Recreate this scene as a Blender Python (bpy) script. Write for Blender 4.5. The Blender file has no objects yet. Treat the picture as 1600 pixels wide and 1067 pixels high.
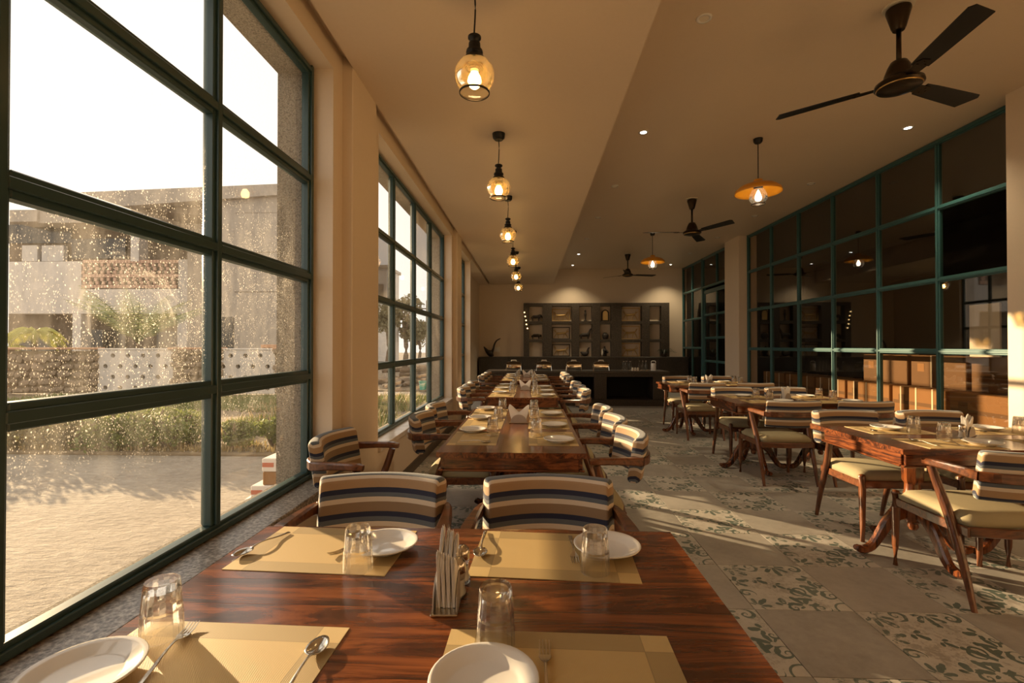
import bpy, bmesh, math, random
from mathutils import Vector, Matrix, noise
random.seed(7)
PI = math.pi
S = bpy.context.scene
C = S.collection

# ------------------------------------------------------------------ camera, world, sun, exposure
F_PX = 740.0
YAW = math.atan(28.0 / F_PX)
EYE = 1.35
cam_d = bpy.data.cameras.new('camera')
cam_d.sensor_width = 36.0
cam_d.lens = F_PX / 1600.0 * 36.0
cam_d.clip_end = 400
cam = bpy.data.objects.new('camera', cam_d)
C.objects.link(cam)
cam.location = (0, 0, EYE)
cam.rotation_euler = (PI / 2 + math.atan(6.5 / F_PX), 0, YAW)
S.camera = cam

world = bpy.data.worlds.new('world')
S.world = world
world.use_nodes = True
_bg = world.node_tree.nodes['Background']
_bg.inputs['Color'].default_value = (1.0, 0.925, 0.83, 1)
_bg.inputs['Strength'].default_value = 1.35

SUN_AZ, SUN_EL = math.radians(35.3), math.radians(11.1)
sun_d = bpy.data.lights.new('sun', 'SUN')
sun_d.energy = 13.5
sun_d.color = (1.0, 0.72, 0.41)
sun_d.angle = math.radians(0.55)
sun = bpy.data.objects.new('sun', sun_d)
C.objects.link(sun)
_dir = Vector((math.cos(SUN_AZ) * math.cos(SUN_EL), -math.sin(SUN_AZ) * math.cos(SUN_EL), -math.sin(SUN_EL)))
sun.rotation_euler = _dir.to_track_quat('-Z', 'Y').to_euler()
sun.location = (-20, 15, 12)

S.view_settings.view_transform = 'Standard'
S.view_settings.look = 'None'
S.view_settings.gamma = 1.0
S.view_settings.use_curve_mapping = False
S.view_settings.exposure = 0.0

def at(px, py, Y):
    """pixel of the 1600x1067 frame + world Y -> world point"""
    xc, zc = (px - 800) / F_PX, (540 - py) / F_PX
    c, s = math.cos(YAW), math.sin(YAW)
    t = Y / (s * xc + c)
    return Vector(((c * xc - s) * t, Y, EYE + zc * t))

# ------------------------------------------------------------------ node helpers
class E:
    """a socket with arithmetic"""
    def __init__(s, nt, sock): s.nt, s.k = nt, sock
    def m(s, op, *a):
        n = s.nt.nodes.new('ShaderNodeMath'); n.operation = op
        for i, v in enumerate((s,) + a):
            if isinstance(v, E): s.nt.links.new(v.k, n.inputs[i])
            else: n.inputs[i].default_value = v
        return E(s.nt, n.outputs[0])
    def __add__(s, o): return s.m('ADD', o)
    def __sub__(s, o): return s.m('SUBTRACT', o)
    def __mul__(s, o): return s.m('MULTIPLY', o)
    def __truediv__(s, o): return s.m('DIVIDE', o)
    __radd__ = __add__
    __rmul__ = __mul__
    def __rsub__(s, o): return (s * -1.0) + o
    def lt(s, o): return s.m('LESS_THAN', o)
    def gt(s, o): return s.m('GREATER_THAN', o)
    def abs(s): return s.m('ABSOLUTE')
    def sin(s): return s.m('SINE')
    def cos(s): return s.m('COSINE')
    def sqrt(s): return s.m('SQRT')
    def max(s, o): return s.m('MAXIMUM', o)
    def min(s, o): return s.m('MINIMUM', o)
    def frac(s): return s.m('FRACT')
    def smooth(s, a, b):
        n = s.nt.nodes.new('ShaderNodeMapRange'); n.interpolation_type = 'SMOOTHSTEP'
        s.nt.links.new(s.k, n.inputs[0]); n.inputs[1].default_value = a; n.inputs[2].default_value = b
        return E(s.nt, n.outputs[0])

class M:
    """material with a principled shader"""
    def __init__(s, name, col=(.8, .8, .8), rough=.5, metal=0.0, **kw):
        s.m = bpy.data.materials.new(name); s.m.use_nodes = True
        s.nt = s.m.node_tree; s.p = s.nt.nodes['Principled BSDF']; s.out = s.nt.nodes['Material Output']
        s.p.inputs['Base Color'].default_value = (*col, 1)
        s.p.inputs['Roughness'].default_value = rough
        s.p.inputs['Metallic'].default_value = metal
        for k, v in kw.items():
            s.p.inputs[k.replace('_', ' ')].default_value = v
    def n(s, t): return s.nt.nodes.new(t)
    def link(s, a, b): s.nt.links.new(a.k if isinstance(a, E) else a, b)
    def coord(s, kind='Object'):
        if kind == 'World': return s.n('ShaderNodeNewGeometry').outputs['Position']
        return s.n('ShaderNodeTexCoord').outputs[kind]
    def scaled(s, vec, sc, off=None):
        n = s.n('ShaderNodeMapping'); s.link(vec, n.inputs[0]); n.inputs['Scale'].default_value = sc
        if off is not None: n.inputs['Location'].default_value = off
        return n.outputs[0]
    def rnd(s): return s.n('ShaderNodeObjectInfo').outputs['Random']
    def add_rnd(s, vec, k):
        a = s.n('ShaderNodeVectorMath'); a.operation = 'ADD'
        b = s.n('ShaderNodeVectorMath'); b.operation = 'SCALE'
        b.inputs[0].default_value = k
        s.link(s.rnd(), b.inputs['Scale']); s.link(vec, a.inputs[0]); s.link(b.outputs[0], a.inputs[1])
        return a.outputs[0]
    def noise(s, vec, scale, detail=4, rough=.55, dist=0):
        n = s.n('ShaderNodeTexNoise'); s.link(vec, n.inputs['Vector'])
        n.inputs['Scale'].default_value = scale; n.inputs['Detail'].default_value = detail
        n.inputs['Roughness'].default_value = rough; n.inputs['Distortion'].default_value = dist
        return E(s.nt, n.outputs['Fac'])
    def voro(s, vec, scale, feat='F1'):
        n = s.n('ShaderNodeTexVoronoi'); n.feature = feat; s.link(vec, n.inputs['Vector']); n.inputs['Scale'].default_value = scale
        return E(s.nt, n.outputs['Distance'])
    def xyz(s, vec):
        n = s.n('ShaderNodeSeparateXYZ'); s.link(vec, n.inputs[0])
        return [E(s.nt, o) for o in n.outputs]
    def ramp(s, f, stops, interp='LINEAR'):
        n = s.n('ShaderNodeValToRGB'); s.link(f, n.inputs[0]); r = n.color_ramp; r.interpolation = interp
        while len(r.elements) < len(stops): r.elements.new(.5)
        for e, (p, c) in zip(r.elements, stops):
            e.position = p; e.color = (*c, 1)
        return n.outputs[0]
    def mix(s, f, a, b, mode='MIX'):
        n = s.n('ShaderNodeMix'); n.data_type = 'RGBA'; n.blend_type = mode
        for i, v in ((0, f), (6, a), (7, b)):
            if isinstance(v, E): s.nt.links.new(v.k, n.inputs[i])
            elif isinstance(v, bpy.types.NodeSocket): s.nt.links.new(v, n.inputs[i])
            elif i == 0: n.inputs[0].default_value = v
            else: n.inputs[i].default_value = (*v, 1)
        return n.outputs[2]
    def base(s, c): s.link(c, s.p.inputs['Base Color']); return s
    def bump(s, h, strength=.3, dist=.01):
        n = s.n('ShaderNodeBump'); n.inputs['Strength'].default_value = strength; n.inputs['Distance'].default_value = dist
        s.link(h, n.inputs['Height']); s.link(n.outputs[0], s.p.inputs['Normal']); return s

def plain(name, col, rough=.5, metal=0., var=.06, scale=30, bump=0., **kw):
    """colour with slight mottling"""
    m = M(name, col, rough, metal, **kw)
    v = m.coord('Object'); f = m.noise(v, scale, 3)
    m.base(m.mix(f, tuple(c * (1 - var) for c in col), tuple(min(1, c * (1 + var)) for c in col)))
    if bump: m.bump(f, bump, .004)
    return m.m

def wood(name, axis, dark=(.020, .006, .003), mid=(.098, .026, .008), light=(.29, .086, .024), rough=.24):
    m = M(name, mid, rough)
    sc = [6.5, 6.5, 6.5]; sc[axis] = .8
    v = m.add_rnd(m.coord('Object'), (13.1, 7.7, 4.3))
    a = m.noise(m.scaled(v, sc), 1.7, 6, .62, 3.4)
    sc2 = [90.0, 90.0, 90.0]; sc2[axis] = 3.0
    b = m.noise(m.scaled(v, sc2), 1.0, 3, .6)
    knots = m.voro(m.scaled(v, [3 if i != axis else 1.3 for i in range(3)]), 1.6)
    tint = E(m.nt, m.rnd()) * .10 - .05
    f = a * 1.0 + b * .12 - .07 + tint - (1 - knots.smooth(.0, .22)) * .25
    m.base(m.ramp(f, [(.30, dark), (.46, mid), (.56, tuple((x + y) * .5 for x, y in zip(mid, light))), (.74, light)]))
    m.p.inputs['Coat Weight'].default_value = .5
    m.p.inputs['Coat Roughness'].default_value = .16
    m.bump(b, .06, .002)
    return m.m

# ------------------------------------------------------------------ mesh helpers
def bm_box(bm, c, s, bev=0.0, rot=None, seg=1):
    r = bmesh.ops.create_cube(bm, size=1.0)
    vs = r['verts']
    mat = Matrix.Translation(c) @ (rot.to_4x4() if rot else Matrix()) @ Matrix.Diagonal((*s, 1))
    bmesh.ops.transform(bm, matrix=mat, verts=vs)
    if bev > 0:
        es = list({e for v in vs for e in v.link_edges})
        bmesh.ops.bevel(bm, geom=es, offset=bev, segments=seg, affect='EDGES', profile=.6)

def frame_path(pts):
    pts = [Vector(p) for p in pts]
    out = []
    for i, p in enumerate(pts):
        a = pts[max(0, i - 1)]; b = pts[min(len(pts) - 1, i + 1)]
        out.append((p, (b - a).normalized()))
    return out

def smooth_path(pts, n=6):
    """Catmull-Rom through pts (each a tuple of any length)"""
    P = [tuple(p) for p in pts]
    P = [tuple(2 * a - b for a, b in zip(P[0], P[1]))] + P + [tuple(2 * a - b for a, b in zip(P[-1], P[-2]))]
    out = []
    for i in range(1, len(P) - 2):
        for k in range(n):
            t = k / n
            out.append(tuple(.5 * (2 * b + (c - a) * t + (2 * a - 5 * b + 4 * c - d) * t * t + (3 * b - a - 3 * c + d) * t ** 3)
                             for a, b, c, d in zip(P[i - 1], P[i], P[i + 1], P[i + 2])))
    out.append(P[-2])
    return out

def bm_tube(bm, pts, rad, n=10, up=(0, 0, 1), caps=True, sq=1.0):
    """round (or flattened by sq) tube along pts; rad one number or list"""
    fp = frame_path(pts)
    if not hasattr(rad, '__len__'): rad = [rad] * len(fp)
    rings = []
    u0 = Vector(up)
    for (p, t), r in zip(fp, rad):
        u = u0 - t * u0.dot(t)
        if u.length < 1e-3: u = Vector((1, 0, 0)) - t * t.x
        if u.length < 1e-3: u = Vector((0, 1, 0)) - t * t.y
        u.normalize(); w = t.cross(u)
        rings.append([bm.verts.new(p + (w * math.cos(2 * PI * k / n) + u * math.sin(2 * PI * k / n) * sq) * r) for k in range(n)])
    for a, b in zip(rings, rings[1:]):
        for k in range(n):
            bm.faces.new((a[k], a[(k + 1) % n], b[(k + 1) % n], b[k]))
    if caps:
        bm.faces.new(rings[0][::-1]); bm.faces.new(rings[-1])

def bm_bar(bm, pts, ws, hs, up=(0, 0, 1)):
    """rectangular bar with chamfered corners along pts"""
    fp = frame_path(pts); u0 = Vector(up)
    if not hasattr(ws, '__len__'): ws = [ws] * len(fp)
    if not hasattr(hs, '__len__'): hs = [hs] * len(fp)
    rings = []
    for (p, t), w_, h_ in zip(fp, ws, hs):
        u = (u0 - t * u0.dot(t))
        if u.length < 1e-3: u = Vector((1, 0, 0))
        u.normalize(); w = t.cross(u)
        c = .22 * min(w_, h_)
        a, b = w_ / 2, h_ / 2
        o = [(a, b - c), (a - c, b), (c - a, b), (-a, b - c), (-a, c - b), (c - a, -b), (a - c, -b), (a, c - b)]
        rings.append([bm.verts.new(p + w * x + u * y) for x, y in o])
    for a, b in zip(rings, rings[1:]):
        for k in range(8):
            bm.faces.new((a[k], a[(k + 1) % 8], b[(k + 1) % 8], b[k]))
    bm.faces.new(rings[0][::-1]); bm.faces.new(rings[-1])

def bm_lathe(bm, prof, n=24, c=(0, 0, 0), close=False, phase=0.0, mod=None):
    """prof [(r,z)...] bottom to top"""
    c = Vector(c); rings = []
    for i, (r, z) in enumerate(prof):
        if r < 1e-5:
            rings.append([bm.verts.new(c + Vector((0, 0, z)))])
        else:
            rr = [r * (mod(i, k) if mod else 1) for k in range(n)]
            rings.append([bm.verts.new(c + Vector((rr[k] * math.cos(2 * PI * k / n + phase), rr[k] * math.sin(2 * PI * k / n + phase), z))) for k in range(n)])
    prs = list(zip(rings, rings[1:]))
    if close: prs.append((rings[-1], rings[0]))
    for a, b in prs:
        for k in range(n):
            k2 = (k + 1) % n
            if len(a) == 1 and len(b) == 1: continue
            if len(a) == 1: bm.faces.new((a[0], b[k2], b[k]))
            elif len(b) == 1: bm.faces.new((a[k], a[k2], b[0]))
            else: bm.faces.new((a[k], a[k2], b[k2], b[k]))

def bm_prism(bm, poly, axis, a0, a1):
    """extrude a 2-D polygon along axis (0,1,2) from a0 to a1; poly in the other two axes in order"""
    def mk(u, v, w):
        if axis == 0: return (w, u, v)
        if axis == 1: return (u, w, v)
        return (u, v, w)
    A = [bm.verts.new(mk(u, v, a0)) for u, v in poly]
    B = [bm.verts.new(mk(u, v, a1)) for u, v in poly]
    n = len(poly)
    bm.faces.new(A); bm.faces.new(B[::-1])
    for k in range(n):
        bm.faces.new((A[k], B[k], B[(k + 1) % n], A[(k + 1) % n]))

def NB(): return bmesh.new()

def obj(name, bm, mat, parent=None, smooth=False, angle=None, kind=None, loc=None, rot=None):
    bmesh.ops.recalc_face_normals(bm, faces=bm.faces[:])
    me = bpy.data.meshes.new(name)
    if angle is not None:
        for e in bm.edges:
            if len(e.link_faces) == 2 and e.calc_face_angle(0) > math.radians(angle): e.smooth = False
        smooth = True
    for f in bm.faces: f.smooth = smooth
    bm.to_mesh(me); bm.free()
    me.materials.append(mat)
    o = bpy.data.objects.new(name, me); C.objects.link(o)
    if parent: o.parent = parent
    if loc: o.location = loc
    if rot: o.rotation_euler = rot
    if kind: o['kind'] = kind
    return o

def tag(o, label, cat, group=None):
    o['label'] = label; o['category'] = cat
    if group: o['group'] = group
    return o

def thing(name, label, cat, loc=(0, 0, 0), rz=0.0, group=None):
    o = bpy.data.objects.new(name, None); C.objects.link(o)
    o.location = loc; o.rotation_euler = (0, 0, rz); o.empty_display_size = .05
    return tag(o, label, cat, group)

_kids = {}
def dup(o, loc=None, rz=None, label=None, group=None, parent=None):
    c = o.copy(); C.objects.link(c)
    if parent: c.parent = parent
    if loc is not None: c.location = loc
    if rz is not None: c.rotation_euler = (0, 0, rz)
    if label: c['label'] = label
    if group: c['group'] = group
    for ch in KIDS(o): dup(ch, parent=c)
    return c

def KIDS(o):
    return list(o.children)

def struct(name, bm, mat, parent=None, **kw):
    o = obj(name, bm, mat, parent, **kw)
    if not parent: o['kind'] = 'structure'
    return o

def box_struct(name, lo, hi, mat, parent=None, bev=0.0):
    bm = NB(); lo, hi = Vector(lo), Vector(hi)
    bm_box(bm, (lo + hi) / 2, hi - lo, bev)
    return struct(name, bm, mat, parent)

def holed_wall(name, axis, a0, a1, u0, u1, z0, z1, holes, mat):
    """a wall slab as boxes around rectangular holes (u0,u1,z0,z1), axis = thickness axis (0:x,1:y)"""
    bm = NB(); us = sorted({u0, u1} | {h[0] for h in holes} | {h[1] for h in holes})
    for p, q in zip(us, us[1:]):
        mid = (p + q) / 2
        hs = sorted([(h[2], h[3]) for h in holes if h[0] < mid < h[1]])
        z = z0; segs = []
        for b, t in hs:
            if b > z: segs.append((z, b))
            z = t
        if z < z1: segs.append((z, z1))
        for b, t in segs:
            if axis == 0: bm_box(bm, ((a0 + a1) / 2, mid, (b + t) / 2), (a1 - a0, q - p, t - b))
            else: bm_box(bm, (mid, (a0 + a1) / 2, (b + t) / 2), (q - p, a1 - a0, t - b))
    return struct(name, bm, mat)

# ------------------------------------------------------------------ materials
def mk_paint(name, col, rough=.6):
    m = M(name, col, rough)
    v = m.coord('World')
    f = m.noise(v, 1.3, 4, .6) * .6 + m.noise(v, 40, 2) * .4
    m.base(m.mix(f, tuple(c * .93 for c in col), tuple(min(1, c * 1.05) for c in col)))
    m.bump(m.noise(v, 120, 3), .05, .003)
    return m.m
PAINT = mk_paint('cream_paint', (.74, .615, .475))
CEILM = mk_paint('ceiling_paint', (.72, .59, .445), .45)
SOFFM = mk_paint('soffit_paint', (.73, .595, .455), .5)
TEALD = plain('dark_teal_paint', (.028, .062, .062), .32, var=.12, scale=20)
TEALL = plain('teal_paint', (.034, .108, .112), .38, var=.12, scale=16)
SKIRT = plain('dark_brown_skirting', (.06, .035, .022), .4)
WX, WY, WZ = wood('rosewood_along_x', 0), wood('rosewood_along_y', 1), wood('rosewood_along_z', 2)
CHW = wood('chair_wood', 2, (.04, .012, .005), (.115, .036, .012), (.21, .072, .025), .3)
CHH = wood('chair_rail_wood', 0, (.04, .012, .005), (.115, .036, .012), (.21, .072, .025), .3)

def mk_granite(name, a, b, c, sc=160, rough=.35):
    m = M(name, b, rough); v = m.coord('World')
    f = m.noise(v, sc, 4, .8) * .7 + m.voro(v, sc * .7) * .3
    m.base(m.ramp(f, [(.3, a), (.5, b), (.68, c)])); return m.m
GRANITE = mk_granite('speckled_granite', (.05, .045, .04), (.25, .22, .19), (.55, .5, .44), 90)
MARBLE = mk_granite('pale_marble_sill', (.55, .48, .40), (.68, .6, .52), (.78, .72, .65), 8, .25)
DARKST = mk_granite('dark_stone', (.022, .017, .013), (.040, .031, .024), (.075, .058, .045), 60, .42)
NICHE = mk_granite('niche_stone', (.035, .027, .020), (.060, .046, .034), (.095, .074, .056), 40, .5)

def mk_conc(name, col, sc=30, bump=.8):
    m = M(name, col, .92); v = m.coord('World')
    f = m.noise(v, sc, 6, .7); g = m.noise(m.scaled(v, (1, 1, .35)), 2.2, 4, .6)
    m.base(m.mix(f * .5 + g * .5, tuple(c * .42 for c in col), tuple(min(1, c * 1.45) for c in col)))
    m.bump(f, bump, .02); return m.m
def mk_rough():
    m = M('rough_cement_render', (.4, .33, .25), .95); v = m.coord('World')
    p = m.voro(v, 110); f = m.noise(v, 120, 5, .8); g = m.noise(m.scaled(v, (1, 1, .35)), 2.2, 4, .6)
    h = (1 - p) * .35 + f * .65 - .03
    c = m.ramp(h + g * .25 - .12, [(.30, (.17, .135, .10)), (.52, (.36, .30, .225)), (.74, (.54, .46, .36))])  # speckle colour, with crevice shade painted into the low spots
    m.base(c); m.bump(h, 1.0, .03); return m.m
ROUGHC = mk_rough()
FACADE = mk_conc('pale_facade_render', (.62, .56, .50), 12, .2)
GREYF = mk_conc('grey_facade_render', (.40, .34, .28), 8, .3)
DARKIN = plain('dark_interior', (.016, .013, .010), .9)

def mk_cloth():
    m = M('striped_upholstery', (.5, .4, .3), .9)
    u, v, _ = m.xyz(m.coord('UV'))
    f = ((v - .166) / .184).frac()
    tan, navy, slate, cream, khaki = (.42, .27, .145), (.018, .022, .055), (.12, .14, .165), (.72, .61, .48), (.30, .20, .115)
    c = m.ramp(f, [(0, cream), (.10, tan), (.295, navy), (.40, slate), (.49, cream), (.59, khaki), (.79, navy), (.895, slate)], 'CONSTANT')
    w = m.noise(m.scaled(m.coord('UV'), (500, 500, 1)), 1, 2)
    c = m.mix(w * .35, c, (.12, .09, .06), 'MULTIPLY')
    m.base(c); m.p.inputs['Sheen Weight'].default_value = .2
    m.bump(w, .25, .002); return m.m
STRIPE = mk_cloth()
def mk_seat():
    m = M('cream_seat_fabric', (.52, .43, .27), .9); v = m.coord('Object')
    f = m.noise(v, 300, 2); g = m.noise(v, 7, 3)
    m.base(m.mix(f * .4 + g * .6, (.30, .255, .150), (.43, .365, .225))); m.bump(f, .2, .002); return m.m
SEATM = mk_seat()

def mk_mat():
    """woven placemat: border band, corner squares, fine weave"""
    m = M('woven_placemat', (.5, .38, .18), .55)
    x, y, z = m.xyz(m.coord('Object'))
    bx, by = x.abs().gt(.165), y.abs().gt(.095)
    band = (bx - by).abs()
    corner = bx * by
    wv = (x * 1900.0).sin() * (y * 1900.0).sin()
    seam = ((x.abs() - .165).abs().lt(.0011) + (y.abs() - .095).abs().lt(.0011)).min(1.0)
    c = m.mix(band, (.62, .44, .19), (.44, .315, .140))
    c = m.mix(corner, c, (.66, .48, .215))
    c = m.mix(seam * .55, c, (.25, .17, .07))
    c = m.mix(wv.smooth(-.4, .9) * .35, c, (.30, .22, .09))
    m.base(c); m.bump(wv, .3, .0015); return m.m
MATM = mk_mat()
PORC = plain('white_porcelain', (.82, .80, .76), .12, var=.02, Coat_Weight=.5)
STEEL = plain('polished_steel', (.62, .58, .52), .18, 1.0, var=.04)
CHROME = plain('chrome', (.75, .70, .62), .08, 1.0, var=.02)
BLACKM = plain('black_metal', (.012, .011, .010), .35, .4)
BRONZE = plain('dark_bronze', (.045, .032, .020), .32, .85)
NAPK = plain('white_paper', (.90, .87, .83), .85, var=.04)
SATIN = plain('satin_steel', (.50, .45, .41), .5, .6)
SALT = plain('salt', (.82, .80, .76), .9)
IVORY = plain('ivory_plastic', (.75, .68, .56), .4)

def mk_glass(name, tint=(1, 1, 1), ior=1.45, clear=.55, rough=0.0):
    """clear glass: refraction mixed with straight transmission so that sun passes"""
    m = M(name); nt = m.nt; nt.nodes.remove(m.p)
    g = m.n('ShaderNodeBsdfGlass'); g.inputs['Color'].default_value = (*tint, 1); g.inputs['IOR'].default_value = ior; g.inputs['Roughness'].default_value = rough
    t = m.n('ShaderNodeBsdfTransparent'); t.inputs['Color'].default_value = (*tint, 1)
    x = m.n('ShaderNodeMixShader'); x.inputs[0].default_value = clear
    m.link(g.outputs[0], x.inputs[1]); m.link(t.outputs[0], x.inputs[2]); m.link(x.outputs[0], m.out.inputs[0])
    return m.m
TUMBLER = mk_glass('tumbler_glass', (.98, .97, .95), 1.47, .22)

def mk_thin(name, tint, refl=1.0, dirt=None, rough=.02):
    """thin pane: transparent + fresnel mirror, optional dust layer that scatters light"""
    m = M(name); nt = m.nt; nt.nodes.remove(m.p)
    t = m.n('ShaderNodeBsdfTransparent'); t.inputs['Color'].default_value = (*tint, 1)
    g = m.n('ShaderNodeBsdfGlossy'); g.inputs['Roughness'].default_value = rough
    fr = m.n('ShaderNodeFresnel'); fr.inputs['IOR'].default_value = 1.45
    x = m.n('ShaderNodeMixShader'); f = E(nt, fr.outputs[0]) * refl
    m.link(f, x.inputs[0]); m.link(t.outputs[0], x.inputs[1]); m.link(g.outputs[0], x.inputs[2])
    last = x.outputs[0]
    if dirt:
        fac = dirt(m)
        a = m.n('ShaderNodeBsdfTranslucent'); a.inputs['Color'].default_value = (.86, .80, .70, 1)
        d = m.n('ShaderNodeBsdfDiffuse'); d.inputs['Color'].default_value = (.62, .56, .48, 1)
        y = m.n('ShaderNodeMixShader'); y.inputs[0].default_value = .25
        m.link(a.outputs[0], y.inputs[1]); m.link(d.outputs[0], y.inputs[2])
        w = m.n('ShaderNodeMixShader'); m.link(fac, w.inputs[0]); m.link(last, w.inputs[1]); m.link(y.outputs[0], w.inputs[2])
        last = w.outputs[0]
    m.link(last, m.out.inputs[0]); return m.m

def dirt_heavy(m):
    v = m.coord('World'); x, y, z = m.xyz(v)
    zone = z.smooth(.80, 1.25) * (1 - z.smooth(1.85, 2.35)) * (1 - y.smooth(2.1, 2.9) * .45)
    low = m.noise(v, 2.3, 3)
    zone = zone * (low * 1.0 + .55) + .06
    wob = (m.noise(v, 70, 3, .7) - .5) * .55
    sp = (1 - (m.voro(m.scaled(v, (1, 1, .75)), 88) + wob).smooth(.10, .24)) * m.noise(v, 6, 4).smooth(.36, .56)
    sp2 = (1 - (m.voro(m.scaled(v, (1, 1.3, .6), (3, 5, 2)), 160) + wob).smooth(.12, .32)) * m.noise(v, 11, 3).smooth(.38, .58)
    # wiping arcs
    def arc(cy, cz, r0, r1):
        dy, dz = y - cy, z - cz
        r = (dy * dy + dz * dz).sqrt() + (m.noise(v, 4, 3) - .5) * .16
        band = r.smooth(r0 - .06, r0 + .03) * (1 - r.smooth(r1 - .03, r1 + .07))
        streak = m.noise(m.combine(r * 45.0, y * 4.0, z * 4.0), 1.0, 4, .65).smooth(.46, .85)
        return band * streak * dz.smooth(-.12, .15) * m.noise(v, 3.1, 2).smooth(.35, .65)
    a = arc(1.66, 1.40, .14, .24).max(arc(2.55, 1.30, .16, .42) * .35)
    film = m.noise(m.scaled(v, (1, 2, .6)), 3.5, 4, .65).smooth(.35, .85) * .18
    return (sp * .55 + sp2 * .50 + film + a * .42).min(1.0) * zone.min(1.0) + .012

def _combine(self, x, y, z):
    n = self.n('ShaderNodeCombineXYZ')
    for i, k in enumerate((x, y, z)): self.link(k, n.inputs[i])
    return n.outputs[0]
M.combine = _combine
def dirt_light(m):
    v = m.coord('World')
    sp = (1 - m.voro(v, 60).smooth(.08, .22)) * m.noise(v, 6, 3).smooth(.55, .75)
    return (sp * .25 + m.noise(v, 3, 3).smooth(.4, .8) * .05) + .012
WGLASS = mk_thin('dusty_window_glass', (.97, .97, .95), .8, dirt_heavy)
WGLASS2 = mk_thin('slightly_dusty_glass', (.97, .97, .95), .8, dirt_light)
def dirt_smear(m):
    v = m.coord('World'); return m.noise(m.scaled(v, (1, .6, 1.5)), 4, 4).smooth(.5, .9) * .045 + .001
PARTG = mk_thin('partition_glass', (.80, .75, .68), .20, dirt_smear)
AMBER = mk_thin('amber_glass', (1.0, .87, .58), .9, lambda m: m.noise(m.coord('Object'), 18, 3).smooth(.2, .9) * .10 + .045, .05)
AMBER.node_tree.nodes['Translucent BSDF'].inputs[0].default_value = (1.0, .68, .26, 1)
CLEARG = mk_thin('thin_clear_glass', (.97, .95, .90), 1.0, lambda m: m.noise(m.coord('Object'), 18, 3) * .08 + .03)

def emit(name, col, strength):
    m = M(name); m.nt.nodes.remove(m.p)
    e = m.n('ShaderNodeEmission'); e.inputs[0].default_value = (*col, 1); e.inputs[1].default_value = strength
    m.link(e.outputs[0], m.out.inputs[0]); return m.m
BULB = emit('warm_bulb', (1.0, .66, .30), 48.0)
BULBW = emit('white_bulb', (1.0, .80, .55), 22.0)
LEDM = emit('led_disc', (1.0, .95, .85), 14.0)
FAIRY = emit('fairy_light', (1.0, .62, .25), 6.0)

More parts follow.
